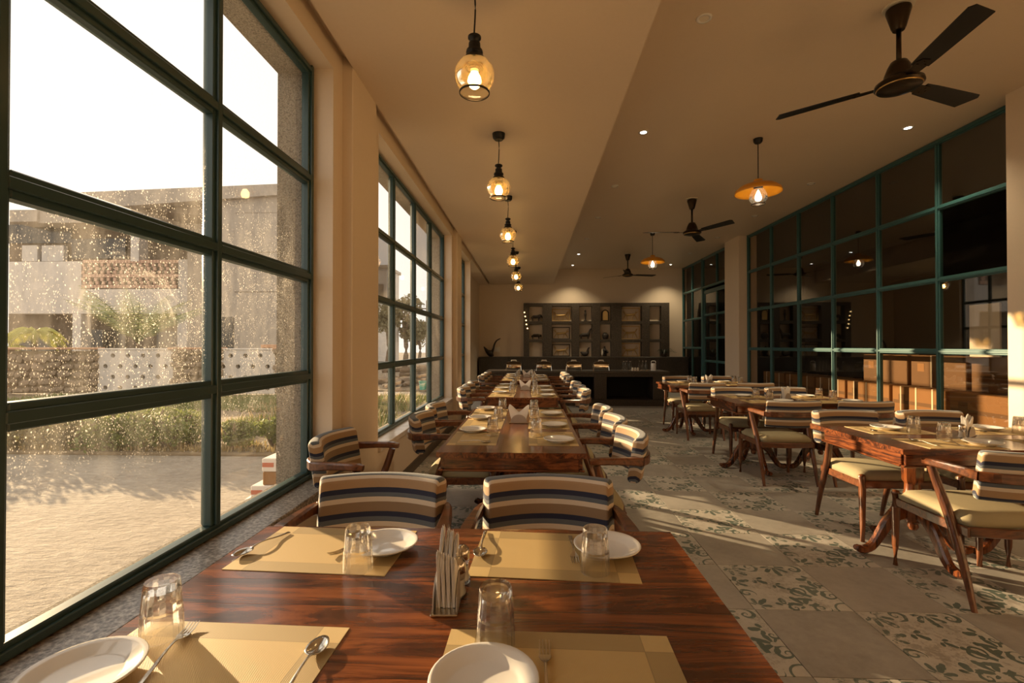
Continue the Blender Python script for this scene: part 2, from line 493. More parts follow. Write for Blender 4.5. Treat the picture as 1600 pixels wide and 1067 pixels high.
# floor tiles
def mk_tile_plain():
    m = M('plain_cement_tile', (.33, .28, .23), .42)
    v = m.add_rnd(m.coord('Object'), (5, 9, 3))
    f = m.noise(v, 3.2, 5, .6) * .65 + m.noise(v, 22, 4, .7) * .35
    t = E(m.nt, m.rnd()) * .14 - .07
    m.base(m.ramp(f + t, [(.3, (.255, .24, .215)), (.5, (.35, .33, .30)), (.72, (.44, .415, .375))]))
    m.link(f * .25 + .32, m.p.inputs['Roughness'])
    m.bump(m.noise(v, 60, 3), .04, .002); return m.m
TILEP = mk_tile_plain()
def mk_tile_damask():
    m = M('damask_cement_tile', (.4, .36, .3), .42)
    o = m.coord('Object'); x, y, z = m.xyz(o)
    wv = m.add_rnd(o, (11, 3, 8))
    wx = x + (m.noise(o, 14, 2) - .5) * .02
    wy = y + (m.noise(m.scaled(o, (1, 1, 1), (4, 2, 0)), 14, 2) - .5) * .02
    def pal(cx, cy, R, n, rot, p=.65, inner=.16, open_=2.2):
        """palmette of n leaves about (cx,cy) facing rot"""
        dx, dy = wx - cx, wy - cy
        r = (dx * dx + dy * dy).sqrt()
        th = dy.m('ARCTAN2', dx) - rot
        th = (th + PI).m('FLOORED_MODULO', 2 * PI) - PI
        env = (1 - th.abs() / open_).max(0.0).m('POWER', .5)
        lob = (th * (n / 2.0)).cos().abs().m('POWER', p)
        vein = (th * (n / 2.0)).cos().abs().gt(.06)
        edge = lob * env * R * ((r * 240.0).sin() * .05 + 1)
        return r.lt(edge) * r.gt(R * inner) * vein
    def scroll(cx, cy, R, k, rot, sgn=1.0):
        dx, dy = wx - cx, wy - cy
        r = (dx * dx + dy * dy).sqrt()
        th = dy.m('ARCTAN2', dx) * sgn
        s = (th + (r + .004).m('LOGARITHM', 2.718) * k + rot).cos()
        return s.gt(.35) * r.lt(R) * r.gt(R * .12)
    parts = [pal(.150, -.150, .175, 9, 2.36, 1.7, .30), pal(.035, -.205, .105, 7, 2.0, .9), pal(.205, -.035, .105, 7, 2.75, .9),
             scroll(.225, -.10, .050, 5.0, 0), scroll(.10, -.225, .050, 5.0, 1, -1.0), scroll(.075, -.055, .040, 4.6, 2), scroll(.06, -.07, .040, 4.6, 0, -1.0),
             pal(-.07, -.205, .075, 5, 1.5, .9), pal(.205, .075, .075, 5, 3.1, .9), scroll(-.03, -.225, .035, 4.5, 0), scroll(.228, .03, .035, 4.5, 2, -1.0),
             pal(-.19, .215, .125, 9, -1.0, .9), pal(.07, .235, .125, 9, -1.57, .9), scroll(-.07, .215, .050, 4.6, 2), scroll(.18, .20, .050, 4.6, 2, -1.0),
             pal(-.235, .03, .10, 7, 0.3, .9), pal(-.10, .07, .075, 5, -.8, .9), pal(-.02, .01, .06, 5, -.8, .9), scroll(-.215, -.09, .045, 4.4, 0), pal(-.21, -.21, .09, 7, .8, .9)]
    d = parts[0]
    for q in parts[1:]: d = d.max(q)
    # medallion in the corner
    r = ((x - .235) * (x - .235) + (y + .235) * (y + .235)).sqrt()
    d = d.max(r.gt(.055) * r.lt(.066)) * (1 - r.lt(.05))
    wear = m.noise(wv, 9, 5, .75); wear2 = m.noise(wv, 55, 4, .8)
    keep = (wear * .6 + wear2 * .4 + (x - y) * .22).smooth(.36, .45)
    fl = m.noise(wv, 3.2, 5, .6) * .65 + m.noise(wv, 22, 4, .7) * .35
    ground = m.ramp(fl, [(.3, (.39, .37, .335)), (.5, (.51, .485, .44)), (.72, (.60, .575, .525))])
    grime = (m.noise(wv, 6, 5, .75) * .6 + m.noise(wv, 40, 4, .8) * .4).smooth(.50, .60) * .6
    ground = m.mix(grime, ground, (.235, .205, .175))
    green = m.ramp(fl, [(.3, (.040, .078, .064)), (.7, (.085, .135, .112))])
    m.base(m.mix(d * keep * .88, ground, green))
    m.link(fl * .25 + .32, m.p.inputs['Roughness'])
    return m.m
TILED = mk_tile_damask()
GROUT = plain('grout', (.20, .17, .14), .9)

def mk_sand():
    m = M('sandy_yard', (.55, .42, .28), .95); v = m.coord('World')
    f = m.noise(v, 1.1, 6, .65) * .5 + m.noise(m.scaled(v, (1, 2.2, 1)), 9, 5, .7) * .5
    m.base(m.ramp(f, [(.3, (.22, .182, .143)), (.5, (.36, .308, .248)), (.7, (.48, .42, .345))]))
    m.bump(f, 1.0, .09); return m.m
SAND = mk_sand()
def mk_leaf(name, a, b, tr=.35):
    m = M(name, a, .55); f = m.noise(m.coord('World'), 5, 3)
    c = m.mix(f, a, b); m.base(c)
    t = m.n('ShaderNodeBsdfTranslucent'); m.link(c, t.inputs[0])
    x = m.n('ShaderNodeMixShader'); x.inputs[0].default_value = tr
    m.link(m.p.outputs[0], x.inputs[1]); m.link(t.outputs[0], x.inputs[2]); m.link(x.outputs[0], m.out.inputs[0]); return m.m
GRASSM = mk_leaf('grass_blades', (.11, .15, .035), (.23, .25, .07))
DRYG = mk_leaf('dry_grass', (.30, .22, .10), (.46, .36, .18))
LEAFM = mk_leaf('shrub_leaves', (.11, .15, .035), (.24, .27, .07))
LEAFD = mk_leaf('dusty_leaves', (.16, .14, .065), (.30, .25, .13))
PALMM = mk_leaf('palm_fronds', (.30, .30, .05), (.50, .46, .09))
PALMG = mk_leaf('grey_green_fronds', (.14, .17, .07), (.26, .28, .13))
BARK = plain('bark', (.16, .11, .07), .95, var=.3, scale=12)
SOIL = plain('turf_soil', (.20, .145, .085), .95, var=.35, scale=3)
CARTON = plain('cardboard', (.28, .135, .042), .75, var=.1, scale=6)
CARTON2 = plain('dark_cardboard', (.15, .075, .026), .75, var=.12, scale=6)
TAPE = plain('white_strap', (.80, .70, .52), .4)
BRICKM = plain('pinkish_brick', (.52, .33, .24), .9, var=.2, scale=8)
STONEM = plain('field_stone', (.25, .185, .125), .95, var=.35, scale=5)
COPING = plain('terracotta_coping', (.48, .27, .16), .85, var=.15, scale=3)
# ================================================================== SETTING
XL, XR, YB, YF = -1.26, 4.60, 14.45, -2.6
ZS, ZC = 3.22, 3.68

# floor with individually laid tiles
floor = box_struct('floor', (-1.75, YF, -.12), (8.4, YB + .2, -.012), GROUT)
TS, TX0, TY0 = .4960, 1.151, 2.483
def tile_mesh(name, mat):
    bm = NB(); bm_box(bm, (0, 0, -.006), (TS - .003, TS - .003, .012), .0012)
    o = obj(name, bm, mat); return o
t_p, t_d = tile_mesh('tile', TILEP), tile_mesh('tile', TILED)
first = {0: t_d, 1: t_p}; usedt = set()
for j in range(-4, 15):
    for i in range(-5, 7):
        k = (i + j) % 2
        o = first[k]
        if k in usedt: o = o.copy(); C.objects.link(o)
        usedt.add(k)
        o.location = (TX0 + (i + .5) * TS, TY0 + (j + .5) * TS, 0); o.parent = floor
bm = NB()
for j in range(15, 25):
    for i in range(-5, 7):
        bm_box(bm, (TX0 + (i + .5) * TS, TY0 + (j + .5) * TS, -.006), (TS - .003, TS - .003, .012))
obj('far_tiles', bm, TILEP, floor, kind='stuff')
bm = NB()
for j in range(-10, -4):
    for i in range(-5, 7):
        bm_box(bm, (TX0 + (i + .5) * TS, TY0 + (j + .5) * TS, -.006), (TS - .003, TS - .003, .012))
obj('rear_tiles', bm, TILEP, floor, kind='stuff')

# window wall
W1, W2, W3 = (-.72, 2.98), (3.89, 7.59), (8.42, 9.98)
ZW0, ZW1 = .50, 3.13
holed_wall('wall_left', 0, -1.44, XL, YF, 10.02, 0, 3.9, [(*w, ZW0, ZW1) for w in (W1, W2, W3)], PAINT)
holed_wall('wall_left_outer', 0, -1.60, -1.44, YF, 10.02, -.4, 4.2, [(w[0] + .04, w[1] - .045, ZW0 - .02, ZW1 - .05) for w in (W1, W2, W3)], ROUGHC)
holed_wall('wall_left_bay', 0, -1.71, -1.55, 10.02, YB + .2, -.3, 4.2, [(10.2, 12.3, .06, 3.1)], PAINT)
box_struct('wall_left_return', (-1.71, 9.92, -.3), (-1.60, 10.02, 4.2), ROUGHC)
box_struct('wall_far', (-1.71, YB, 0), (XR + .12, YB + .2, 4.2), PAINT)
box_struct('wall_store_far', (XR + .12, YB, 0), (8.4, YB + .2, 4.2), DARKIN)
box_struct('wall_behind', (-1.6, YF - .2, 0), (8.4, YF, 4.2), PAINT)
for y0, y1 in ((3.13, 3.62), (7.74, 8.22)):
    box_struct('pillar', (XL - .005, y0, 0), (-1.19, y1, ZS + .08), PAINT, bev=.006)
# ceilings
box_struct('ceiling_soffit', (-1.19, YF, ZS), (.71, YB, 4.0), SOFFM)
box_struct('trim_soffit', (XL, YF, ZS + .08), (-1.19, YB, 4.0), PAINT)
box_struct('ceiling_bay', (-1.56, 10.02, ZS), (XL, YB, 4.0), SOFFM)
box_struct('ceiling', (.71, YF, ZC), (XR + .10, YB, 4.0), CEILM)
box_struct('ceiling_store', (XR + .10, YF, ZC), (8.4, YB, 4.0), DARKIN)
box_struct('roof', (-1.75, YF - .2, 4.0), (8.6, YB + .3, 4.2), GREYF)
# skirting and sills
box_struct('baseboard_left', (XL, YF, 0), (XL + .015, 10.02, .105), SKIRT)
box_struct('trim_1', (-1.42, W1[0] - .1, ZW0 - .035), (-1.215, W1[1] + .0, ZW0 + .012), GRANITE, bev=.004)
box_struct('trim_2', (-1.42, W2[0], ZW0 - .035), (-1.235, W2[1], ZW0 + .012), MARBLE, bev=.004)
box_struct('trim_3', (-1.42, W3[0], ZW0 - .035), (-1.235, W3[1], ZW0 + .012), MARBLE, bev=.004)

def empty_struct(name):
    o = bpy.data.objects.new(name, None); C.objects.link(o); o['kind'] = 'structure'; o.empty_display_size = .05
    return o

def glazed(name, x, u0, u1, z0, z1, us, zs, mat, glass, fw=.055, mw=.045, tw=.065, dep=.06):
    """steel window in a plane of constant x: frame members, mullions, transoms and one pane per field"""
    w = empty_struct(name); w.location = (x, (u0 + u1) / 2, (z0 + z1) / 2)
    ox, oy, oz = w.location
    def bar(nm, a, b, lo, hi, d=dep, fin=None):
        bm = NB(); bm_box(bm, (0, (a + b) / 2 - oy, (lo + hi) / 2 - oz), (d * .62, b - a, hi - lo), .004)
        if b - a > hi - lo: bm_box(bm, (0, (a + b) / 2 - oy, (lo + hi) / 2 - oz), (d - .001, b - a + mw * .54, (hi - lo) * .45), .003)
        else: bm_box(bm, (0, (a + b) / 2 - oy, (lo + hi) / 2 - oz), (d, (b - a) * .45, hi - lo), .003)
        return obj(nm, bm, mat, w)
    bar('jamb', u0, u0 + fw, z0, z1); bar('jamb', u1 - fw, u1, z0, z1)
    bar('head_rail', u0 + fw, u1 - fw, z1 - fw, z1); bar('bottom_rail', u0 + fw, u1 - fw, z0, z0 + fw)
    for u in us: bar('mullion', u - mw / 2, u + mw / 2, z0 + fw, z1 - fw)
    U = [u0 + fw] + [q for u in us for q in (u - mw / 2, u + mw / 2)] + [u1 - fw]
    for z in zs:
        for a, b in zip(U[0::2], U[1::2]): bar('transom', a, b, z - tw / 2, z + tw / 2)
    Z = [z0 + fw] + [q for z in zs for q in (z - tw / 2, z + tw / 2)] + [z1 - fw]
    for a, b in zip(U[0::2], U[1::2]):
        for lo, hi in zip(Z[0::2], Z[1::2]):
            bm = NB(); vs = [bm.verts.new((-.004, p - oy, q - oz)) for p, q in ((a - .004, lo - .004), (b + .004, lo - .004), (b + .004, hi + .004), (a - .004, hi + .004))]
            bm.faces.new(vs); obj('pane', bm, glass, w)
    return w
ZROW = [1.158, 1.785, 2.41]
glazed('window_1', -1.415, *W1, ZW0, ZW1, [.285, 1.185, 2.055], ZROW, TEALD, WGLASS, .06, .06, .078, .075)
glazed('window_2', -1.415, *W2, ZW0, ZW1, [4.80, 5.69, 6.61], ZROW, TEALD, WGLASS2, .055, .055, .065, .07)
glazed('window_3', -1.415, *W3, ZW0, ZW1, [9.2], ZROW, TEALD, WGLASS2, .055, .055, .065, .07)
glazed('window_4', -1.63, 10.2, 12.3, .06, 3.1, [10.9, 11.6], ZROW, TEALD, WGLASS2, .055, .055, .065, .07)

# right-hand side: piers, glazed partition with the store room behind
box_struct('wall_right', (XR - .02, YF, 0), (XR + .18, 3.95, 4.0), PAINT)
box_struct('pillar_right', (4.42, 3.72, 0), (XR + .2, 4.56, 4.0), PAINT, bev=.006)
box_struct('pillar_far', (4.42, 10.20, 0), (XR + .2, 10.92, 4.0), PAINT, bev=.006)
box_struct('wall_right_low', (XR - .02, 4.56, 0), (XR + .1, 10.20, .44), PAINT)
box_struct('baseboard_right', (XR - .035, 4.60, 0), (XR - .02, 10.20, .10), SKIRT)
RZ = [1.285, 2.09, 2.90]
glazed('window_5', XR + .02, 4.56, 10.20, .44, ZC, [5.52, 6.44, 7.38, 8.30, 9.22], RZ, TEALL, PARTG, .06, .055, .06, .07)
glazed('window_6', XR + .02, 12.82, YB, .0, ZC, [13.62, ], RZ, TEALL, PARTG, .06, .045, .06, .07)
# door with transom light
glazed('window_7', XR + .02, 10.92, 12.82, 2.86, ZC, [11.85], [], TEALL, PARTG, .06, .045, .06, .07)
dr = glazed('door_1', XR + .02, 11.00, 12.74, .02, 2.80, [11.85], [.95, 1.55, 2.15], TEALL, PARTG, .10, .05, .06, .06)
bm = NB(); bm_tube(bm, [(-.075, .72, -.75), (-.075, .72, .65)], .016, 8)
for z in (-.65, .55): bm_tube(bm, [(-.075, .72, z), (0, .72, z)], .010, 6)
obj('pull_handle', bm, TEALL, dr)
for y in (10.95, 12.78): box_struct('trim_door', (XR - .03, y - .05, 0), (XR + .07, y + .05, 2.86), TEALL)
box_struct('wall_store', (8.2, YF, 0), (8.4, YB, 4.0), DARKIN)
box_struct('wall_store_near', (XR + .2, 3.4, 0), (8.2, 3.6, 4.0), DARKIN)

# ================================================================== CEILING LIGHTS, FANS
def mk_pendant():
    t = thing('pendant_lamp', 'x', 'lamp')
    bm = NB(); bm_lathe(bm, [(.0, -.055), (.036, -.055), (.052, -.038), (.057, 0), (0, 0)], 20); obj('canopy', bm, BLACKM, t, angle=40)
    bm = NB(); bm_tube(bm, smooth_path([(0, 0, -.04), (.004, .0, -.14), (-.003, 0, -.28)], 4), .0045, 6); obj('cord', bm, BLACKM, t, smooth=True)
    bm = NB(); bm_lathe(bm, [(0, -.27), (.022, -.27), (.034, -.278), (.034, -.287), (.018, -.302), (.017, -.306), (.030, -.312), (.031, -.335), (.029, -.345), (.042, -.350), (.044, -.362), (.036, -.372), (.050, -.385), (.054, -.400), (.050, -.404), (0, -.404)][::-1], 24)
    obj('lamp_holder', bm, BLACKM, t, angle=40)
    bm = NB(); bm_lathe(bm, [(.050, -.396), (.074, -.412), (.094, -.438), (.102, -.468), (.099, -.500), (.086, -.530), (.072, -.545), (.074, -.556), (.076, -.568)], 32)
    g = obj('glass_globe', bm, AMBER, t, smooth=True); g['label'] = 'amber glass globe'
    bm = NB(); bm_lathe(bm, [(.0745, -.574), (.079, -.571), (.079, -.564), (.0745, -.562)], 32, close=True); obj('rim_ring', bm, BRONZE, g, smooth=True)
    bm = NB(); bm_lathe(bm, [(0, -.545), (.018, -.541), (.031, -.526), (.035, -.507), (.031, -.488), (.022, -.472), (.018, -.462), (0, -.462)], 20); b = obj('bulb', bm, BULB, t, smooth=True)
    bm = NB(); bm_lathe(bm, [(0, -.464), (.020, -.464), (.024, -.45), (.024, -.40), (0, -.40)], 16); obj('socket', bm, PORC, t, angle=40)
    bm = NB()
    for z, r in ((-.428, .040), (-.438, .046), (-.448, .040)): bm_lathe(bm, [(r - .004, z - .002), (r, z - .002), (r, z + .002), (r - .004, z + .002)], 20, close=True)
    bm_lathe(bm, [(0, -.45), (.030, -.45), (.030, -.42), (0, -.42)], 12)
    obj('gallery_rings', bm, BRONZE, t)
    return t
P0 = mk_pendant()
P0.location = (-.285, 2.42, ZS); P0['group'] = 'amber globe pendants over the window row'
P0['label'] = 'amber glass globe pendant with black holder, nearest the camera, hanging from soffit'
for n, (y, w) in enumerate([(4.16, 'second'), (5.92, 'third'), (7.72, 'fourth'), (9.42, 'fifth'), (11.25, 'sixth and farthest')]):
    dup(P0, (-.275, y, ZS), None, 'amber glass globe pendant hanging from soffit, %s from the camera' % w)

def mk_shade_lamp():
    t = thing('pendant_lamp', 'x', 'lamp')
    bm = NB(); bm_lathe(bm, [(.0, -.05), (.034, -.05), (.046, -.034), (.050, 0), (0, 0)], 20); obj('canopy', bm, BLACKM, t, angle=40)
    bm = NB(); bm_tube(bm, [(0, 0, -.04), (0, 0, -.47)], .005, 6); obj('cord', bm, BLACKM, t)
    Y = plain('yellow_enamel', (.72, .30, .015), .35, Coat_Weight=.4)
    bm = NB(); bm_lathe(bm, [(.02, -.455), (.045, -.46), (.05, -.475), (.05, -.49), (.11, -.505), (.19, -.535), (.235, -.575), (.245, -.61), (.240, -.612), (.228, -.58), (.185, -.543), (.10, -.513), (.03, -.50)], 40)
    obj('lamp_shade', bm, Y, t, smooth=True)
    bm = NB(); bm_lathe(bm, [(0, -.575), (.035, -.57), (.05, -.55), (.03, -.515), (0, -.505)], 20); obj('lamp_holder', bm, BLACKM, t, angle=40)
    bm = NB(); bm_lathe(bm, [(.045, -.565), (.070, -.585), (.070, -.60), (.088, -.63), (.096, -.665), (.086, -.70), (.066, -.718), (.072, -.74)], 28)
    g = obj('glass_globe', bm, CLEARG, t, smooth=True)
    bm = NB(); bm_lathe(bm, [(.070, -.745), (.074, -.742), (.074, -.737), (.070, -.735)], 28, close=True); obj('rim_ring', bm, BRONZE, g, smooth=True)
    bm = NB(); bm_lathe(bm, [(0, -.705), (.026, -.695), (.036, -.67), (.028, -.635), (.018, -.61), (0, -.575)], 18); obj('bulb', bm, BULBW, t, smooth=True)
    return t
Q0 = mk_shade_lamp(); Q0.location = (2.57, 5.42, ZC); Q0['group'] = 'yellow shaded pendants over the aisle'
Q0['label'] = 'yellow enamel saucer shade pendant nearer the camera, over the middle table'
dup(Q0, (2.54, 9.9, ZC), None, 'yellow enamel saucer shade pendant farther away, near the back wall')

def mk_fan():
    t = thing('ceiling_fan', 'x', 'fan')
    bm = NB(); bm_lathe(bm, [(.0, 0), (.085, 0), (.085, -.012), (0, -.012)][::-1], 24); obj('ceiling_rose', bm, IVORY, t, angle=40)
    bm = NB(); bm_lathe(bm, [(0, -.17), (.032, -.168), (.04, -.15), (.068, -.035), (.066, -.02), (0, -.02)], 28); obj('canopy', bm, BRONZE, t, angle=40)
    bm = NB(); bm_tube(bm, [(0, 0, -.16), (0, 0, -.42)], .014, 12); obj('down_rod', bm, BRONZE, t, smooth=True)
    bm = NB(); bm_lathe(bm, [(0, -.585), (.06, -.583), (.118, -.565), (.132, -.548), (.128, -.528), (.105, -.512), (.085, -.50), (.078, -.47), (.062, -.42), (.045, -.385), (.03, -.378), (0, -.378)], 32)
    mt = obj('motor', bm, BRONZE, t, angle=50)
    bm = NB(); bm_lathe(bm, [(.118, -.566), (.123, -.560), (.120, -.555)], 32); obj('gilt_ring', bm, plain('gilt', (.5, .33, .12), .3, 1.0), mt, smooth=True)
    for k in range(3):
        a = k * 2 * PI / 3; R = Matrix.Rotation(a, 3, 'Z') @ Matrix.Rotation(math.radians(-11), 3, 'X')
        bm = NB(); P = [(.20, -.048), (.30, -.055), (.69, -.068), (.715, -.045), (.67, .066), (.30, .055), (.20, .05)]
        bm_prism(bm, P, 2, -.003, .003)
        bmesh.ops.transform(bm, matrix=Matrix.Translation((0, 0, -.532)) @ R.to_4x4(), verts=bm.verts)
        b = obj('blade', bm, BLACKM, t)
        bm = NB(); P = [(.09, -.028), (.24, -.038), (.27, -.02), (.27, .02), (.24, .038), (.09, .028)]
        bm_prism(bm, P, 2, -.008, -.0035)
        for sx, sy in ((.22, -.02), (.22, .02), (.25, 0)): bm_lathe(bm, [(0, -.012), (.006, -.011), (.006, -.008), (0, -.008)], 8, (sx, sy, 0))
        bmesh.ops.transform(bm, matrix=Matrix.Translation((0, 0, -.532)) @ R.to_4x4(), verts=bm.verts)
        obj('blade_bracket', bm, BRONZE, b)
    return t
F0 = mk_fan(); F0.location = (2.53, 3.33, ZC); F0.rotation_euler.z = math.radians(21); F0.scale = (1.07, 1.07, 1); F0['group'] = 'ceiling fans'
F0['label'] = 'dark bronze three-blade ceiling fan nearest the camera'
dup(F0, (2.57, 7.6, ZC), math.radians(60), 'dark three-blade ceiling fan, middle one of the three')
dup(F0, (2.48, 12.1, ZC), math.radians(15), 'dark three-blade ceiling fan farthest away, near the back wall')

def mk_spot(lit):
    t = thing('downlight', 'x', 'light')
    bm = NB(); bm_lathe(bm, [(.032, -.002), (.036, -.006), (.052, -.006), (.056, 0), (.032, 0)], 24, close=True); obj('trim_ring', bm, PORC, t, smooth=True)
    bm = NB(); bm_lathe(bm, [(0, -.003), (.034, -.003)], 24); obj('lens', bm, LEDM if lit else IVORY, t)
    if lit:
        ld = bpy.data.lights.new('spot', 'SPOT'); ld.energy = 80; ld.color = (1, .80, .50); ld.spot_size = math.radians(112); ld.spot_blend = .75; ld.shadow_soft_size = .03
        l = bpy.data.objects.new('spot_beam', ld); C.objects.link(l); l.parent = t; l.location = (0, 0, -.02)
    return t
spots = {True: mk_spot(True), False: mk_spot(False)}; su = set()
LY = [3.40, 5.20, 6.95, 8.65, 10.35, 12.1, 13.75]
NTH = ['first', 'second', 'third', 'fourth', 'fifth', 'sixth', 'seventh']
for side, x in (('by the soffit edge', 1.24), ('by the glass partition', 4.04)):
    for i, y in enumerate(LY):
        if x > 2 and i == 0: continue
        lit = (i in (1, 5, 6)) if x < 2 else (i in (1, 6))
        lab = '%s recessed round downlight %s, %s from the camera' % ('lit' if lit else 'unlit', side, NTH[i if x < 2 else i - 1])
        o = spots[lit]
        if lit in su: dup(o, (x, y, ZC), None, lab, 'recessed ceiling downlights')
        else: o.location = (x, y, ZC); o['label'] = lab; o['group'] = 'recessed ceiling downlights'; su.add(lit)
# ================================================================== CHAIRS
def cushion_back():
    """curved, rounded back cushion with stripes running along it (UV v = girth)"""
    H, T, W = .255, .066, .485
    nt, ns = 16, 24
    def sect(h, t):
        r = min(.026, t * .45); out = []
        for cx, cz, a0 in ((t / 2 - r, h / 2 - r, 0), (-t / 2 + r, h / 2 - r, 90), (-t / 2 + r, -h / 2 + r, 180), (t / 2 - r, -h / 2 + r, 270)):
            for k in range(6):
                a = math.radians(a0 + 90 * k / 5); out.append((cx + r * math.cos(a), cz + r * math.sin(a)))
        return out
    verts, uvv = [], []
    ts = [-1, -.992, -.972, -.93] + [-.80 + 1.6 * k / 9 for k in range(10)] + [.93, .972, .992, 1]
    sc = [.80, .91, .98, 1.0] + [1.0] * 10 + [1.0, .98, .91, .80]
    tilt = math.radians(9)
    for t, q in zip(ts, sc):
        x = W / 2 * t; y0 = -.362 + .072 * t * t
        a = math.atan2(.144 * t, W / 2)
        S_ = sect(H - (1 - q) * .10, T * (.35 + .65 * q))
        for (d, z) in S_:
            yy = y0 + d - z * math.tan(tilt) * 1.0
            verts.append((x - d * math.sin(a), yy, .70 + z))
    base = sect(H, T)
    per = [0]
    for p, q in zip(base, base[1:]): per.append(per[-1] + math.hypot(q[0] - p[0], q[1] - p[1]))
    per.append(per[-1] + math.hypot(base[0][0] - base[-1][0], base[0][1] - base[-1][1]))
    # girth measured so that front and back stripes line up by height
    def vv(k):
        d, z = base[k % len(base)]
        return -z + (.0 if abs(z) < H / 2 - .001 else 0) - (T / 2 - abs(d)) * (1 if z > 0 else -1) * (.9 if abs(z) > H / 2 - .028 else 0)
    m = len(base); faces = []; n = len(ts)
    for i in range(n - 1):
        for k in range(m):
            faces.append((i * m + k, i * m + (k + 1) % m, (i + 1) * m + (k + 1) % m, (i + 1) * m + k))
    faces.append(tuple(range(m))[::-1]); faces.append(tuple((n - 1) * m + k for k in range(m)))
    me = bpy.data.meshes.new('backrest'); me.from_pydata(verts, [], faces)
    uv = me.uv_layers.new(name='UVMap')
    for p in me.polygons:
        p.use_smooth = True
        for li in p.loop_indices:
            v = me.loops[li].vertex_index
            uv.data[li].uv = (verts[v][0], vv(v % m) + .30)
    me.materials.append(STRIPE)
    return me

def cushion_seat():
    n = 12; verts, faces = [], []
    def P(i, j):
        u, v = -1 + 2 * i / n, -1 + 2 * j / n
        w = .235 + .025 * (v + 1) / 2
        # rounded outline
        x = u * w * (1 - .05 * v ** 8 * abs(u)); y = v * .238 * (1 - .06 * u * u * (1 if v < 0 else .5))
        e = max(abs(u), abs(v))
        z = .425 + .012 * (1 - u ** 2) * (1 - v ** 2) + .048 * (1 - max(0, e - .80) ** 2 / .04 * .62)
        return (x, y, z)
    for j in range(n + 1):
        for i in range(n + 1): verts.append(P(i, j))
    for j in range(n):
        for i in range(n):
            a = j * (n + 1) + i; faces.append((a, a + 1, a + n + 2, a + n + 1))
    rim = [i for i in range(n + 1)] + [j * (n + 1) + n for j in range(1, n + 1)] + [n * (n + 1) + i for i in range(n - 1, -1, -1)] + [j * (n + 1) for j in range(n - 1, 0, -1)]
    b = len(verts)
    for k in rim:
        x, y, z = verts[k]; verts.append((x * .985, y * .985, .408))
    L = len(rim)
    for k in range(L): faces.append((rim[(k + 1) % L], rim[k], b + k, b + (k + 1) % L))
    faces.append(tuple(range(b, b + L))[::-1])
    me = bpy.data.meshes.new('seat'); me.from_pydata(verts, [], faces)
    for p in me.polygons: p.use_smooth = True
    me.materials.append(SEATM); return me

def mk_chair():
    t = thing('dining_armchair', 'x', 'chair')
    o = bpy.data.objects.new('backrest', cushion_back()); C.objects.link(o); o.parent = t; o['label'] = 'backrest striped navy, tan and cream'
    o = bpy.data.objects.new('seat', cushion_seat()); C.objects.link(o); o.parent = t; o['label'] = 'cream fabric seat'
    for s in (-1, 1):
        bm = NB(); bm_tube(bm, [(s * .25, .242, 0), (s * .25, .242, .12), (s * .248, .238, .36), (s * .248, .238, .445), (s * .248, .238, .458), (s * .248, .238, .463)], [.0135, .017, .0225, .0225, .018, .008], 12)
        obj('leg', bm, CHW, t, angle=50)
    for s in (-1, 1):
        p = smooth_path([(s * .252, -.280, 0, .0135), (s * .252, -.225, .20, .019), (s * .254, -.150, .42, .024), (s * .268, -.092, .58, .022), (s * .280, -.060, .685, .021)], 4)
        bm = NB(); bm_tube(bm, [q[:3] for q in p], [q[3] for q in p], 12, up=(1, 0, 0)); obj('leg', bm, CHW, t, angle=50)
    for s in (-1, 1):
        bm = NB(); bm_bar(bm, [(s * .245, .225, .392), (s * .243, 0, .388), (s * .232, -.235, .384)], .024, .052); obj('seat_rail', bm, CHH, t)
    bm = NB(); bm_bar(bm, [(-.24, .236, .392), (.24, .236, .392)], .024, .052); obj('seat_rail', bm, CHH, t)
    bm = NB(); bm_bar(bm, smooth_path([(-.228, -.225, .386), (0, -.252, .386), (.228, -.225, .386)], 4), .024, .05); obj('seat_rail', bm, CHH, t)
    for s in (-1, 1):
        p = smooth_path([(s * .286, -.020, .702, .030, .030), (s * .284, -.07, .708, .050, .036), (s * .280, -.16, .708, .044, .038), (s * .272, -.265, .704, .034, .044), (s * .262, -.320, .700, .026, .048)], 4)
        bm = NB(); bm_bar(bm, [q[:3] for q in p], [q[3] for q in p], [q[4] for q in p]); obj('armrest', bm, CHH, t)
    p = smooth_path([(-.262, -.320, .70), (-.20, -.367, .70), (-.10, -.397, .70), (0, -.405, .70), (.10, -.397, .70), (.20, -.367, .70), (.262, -.320, .70)], 3)
    bm = NB(); bm_bar(bm, p, .020, .050); obj('back_rail', bm, CHH, t)
    return t
CH0 = mk_chair(); _cu = []
def chair(x, y, deg, label):
    g = 'striped armchairs at the dining tables'
    if not _cu:
        CH0.location = (x, y, 0); CH0.rotation_euler.z = math.radians(deg); CH0['label'] = label; CH0['group'] = g; _cu.append(1); return CH0
    return dup(CH0, (x, y, 0), math.radians(deg), label, g)

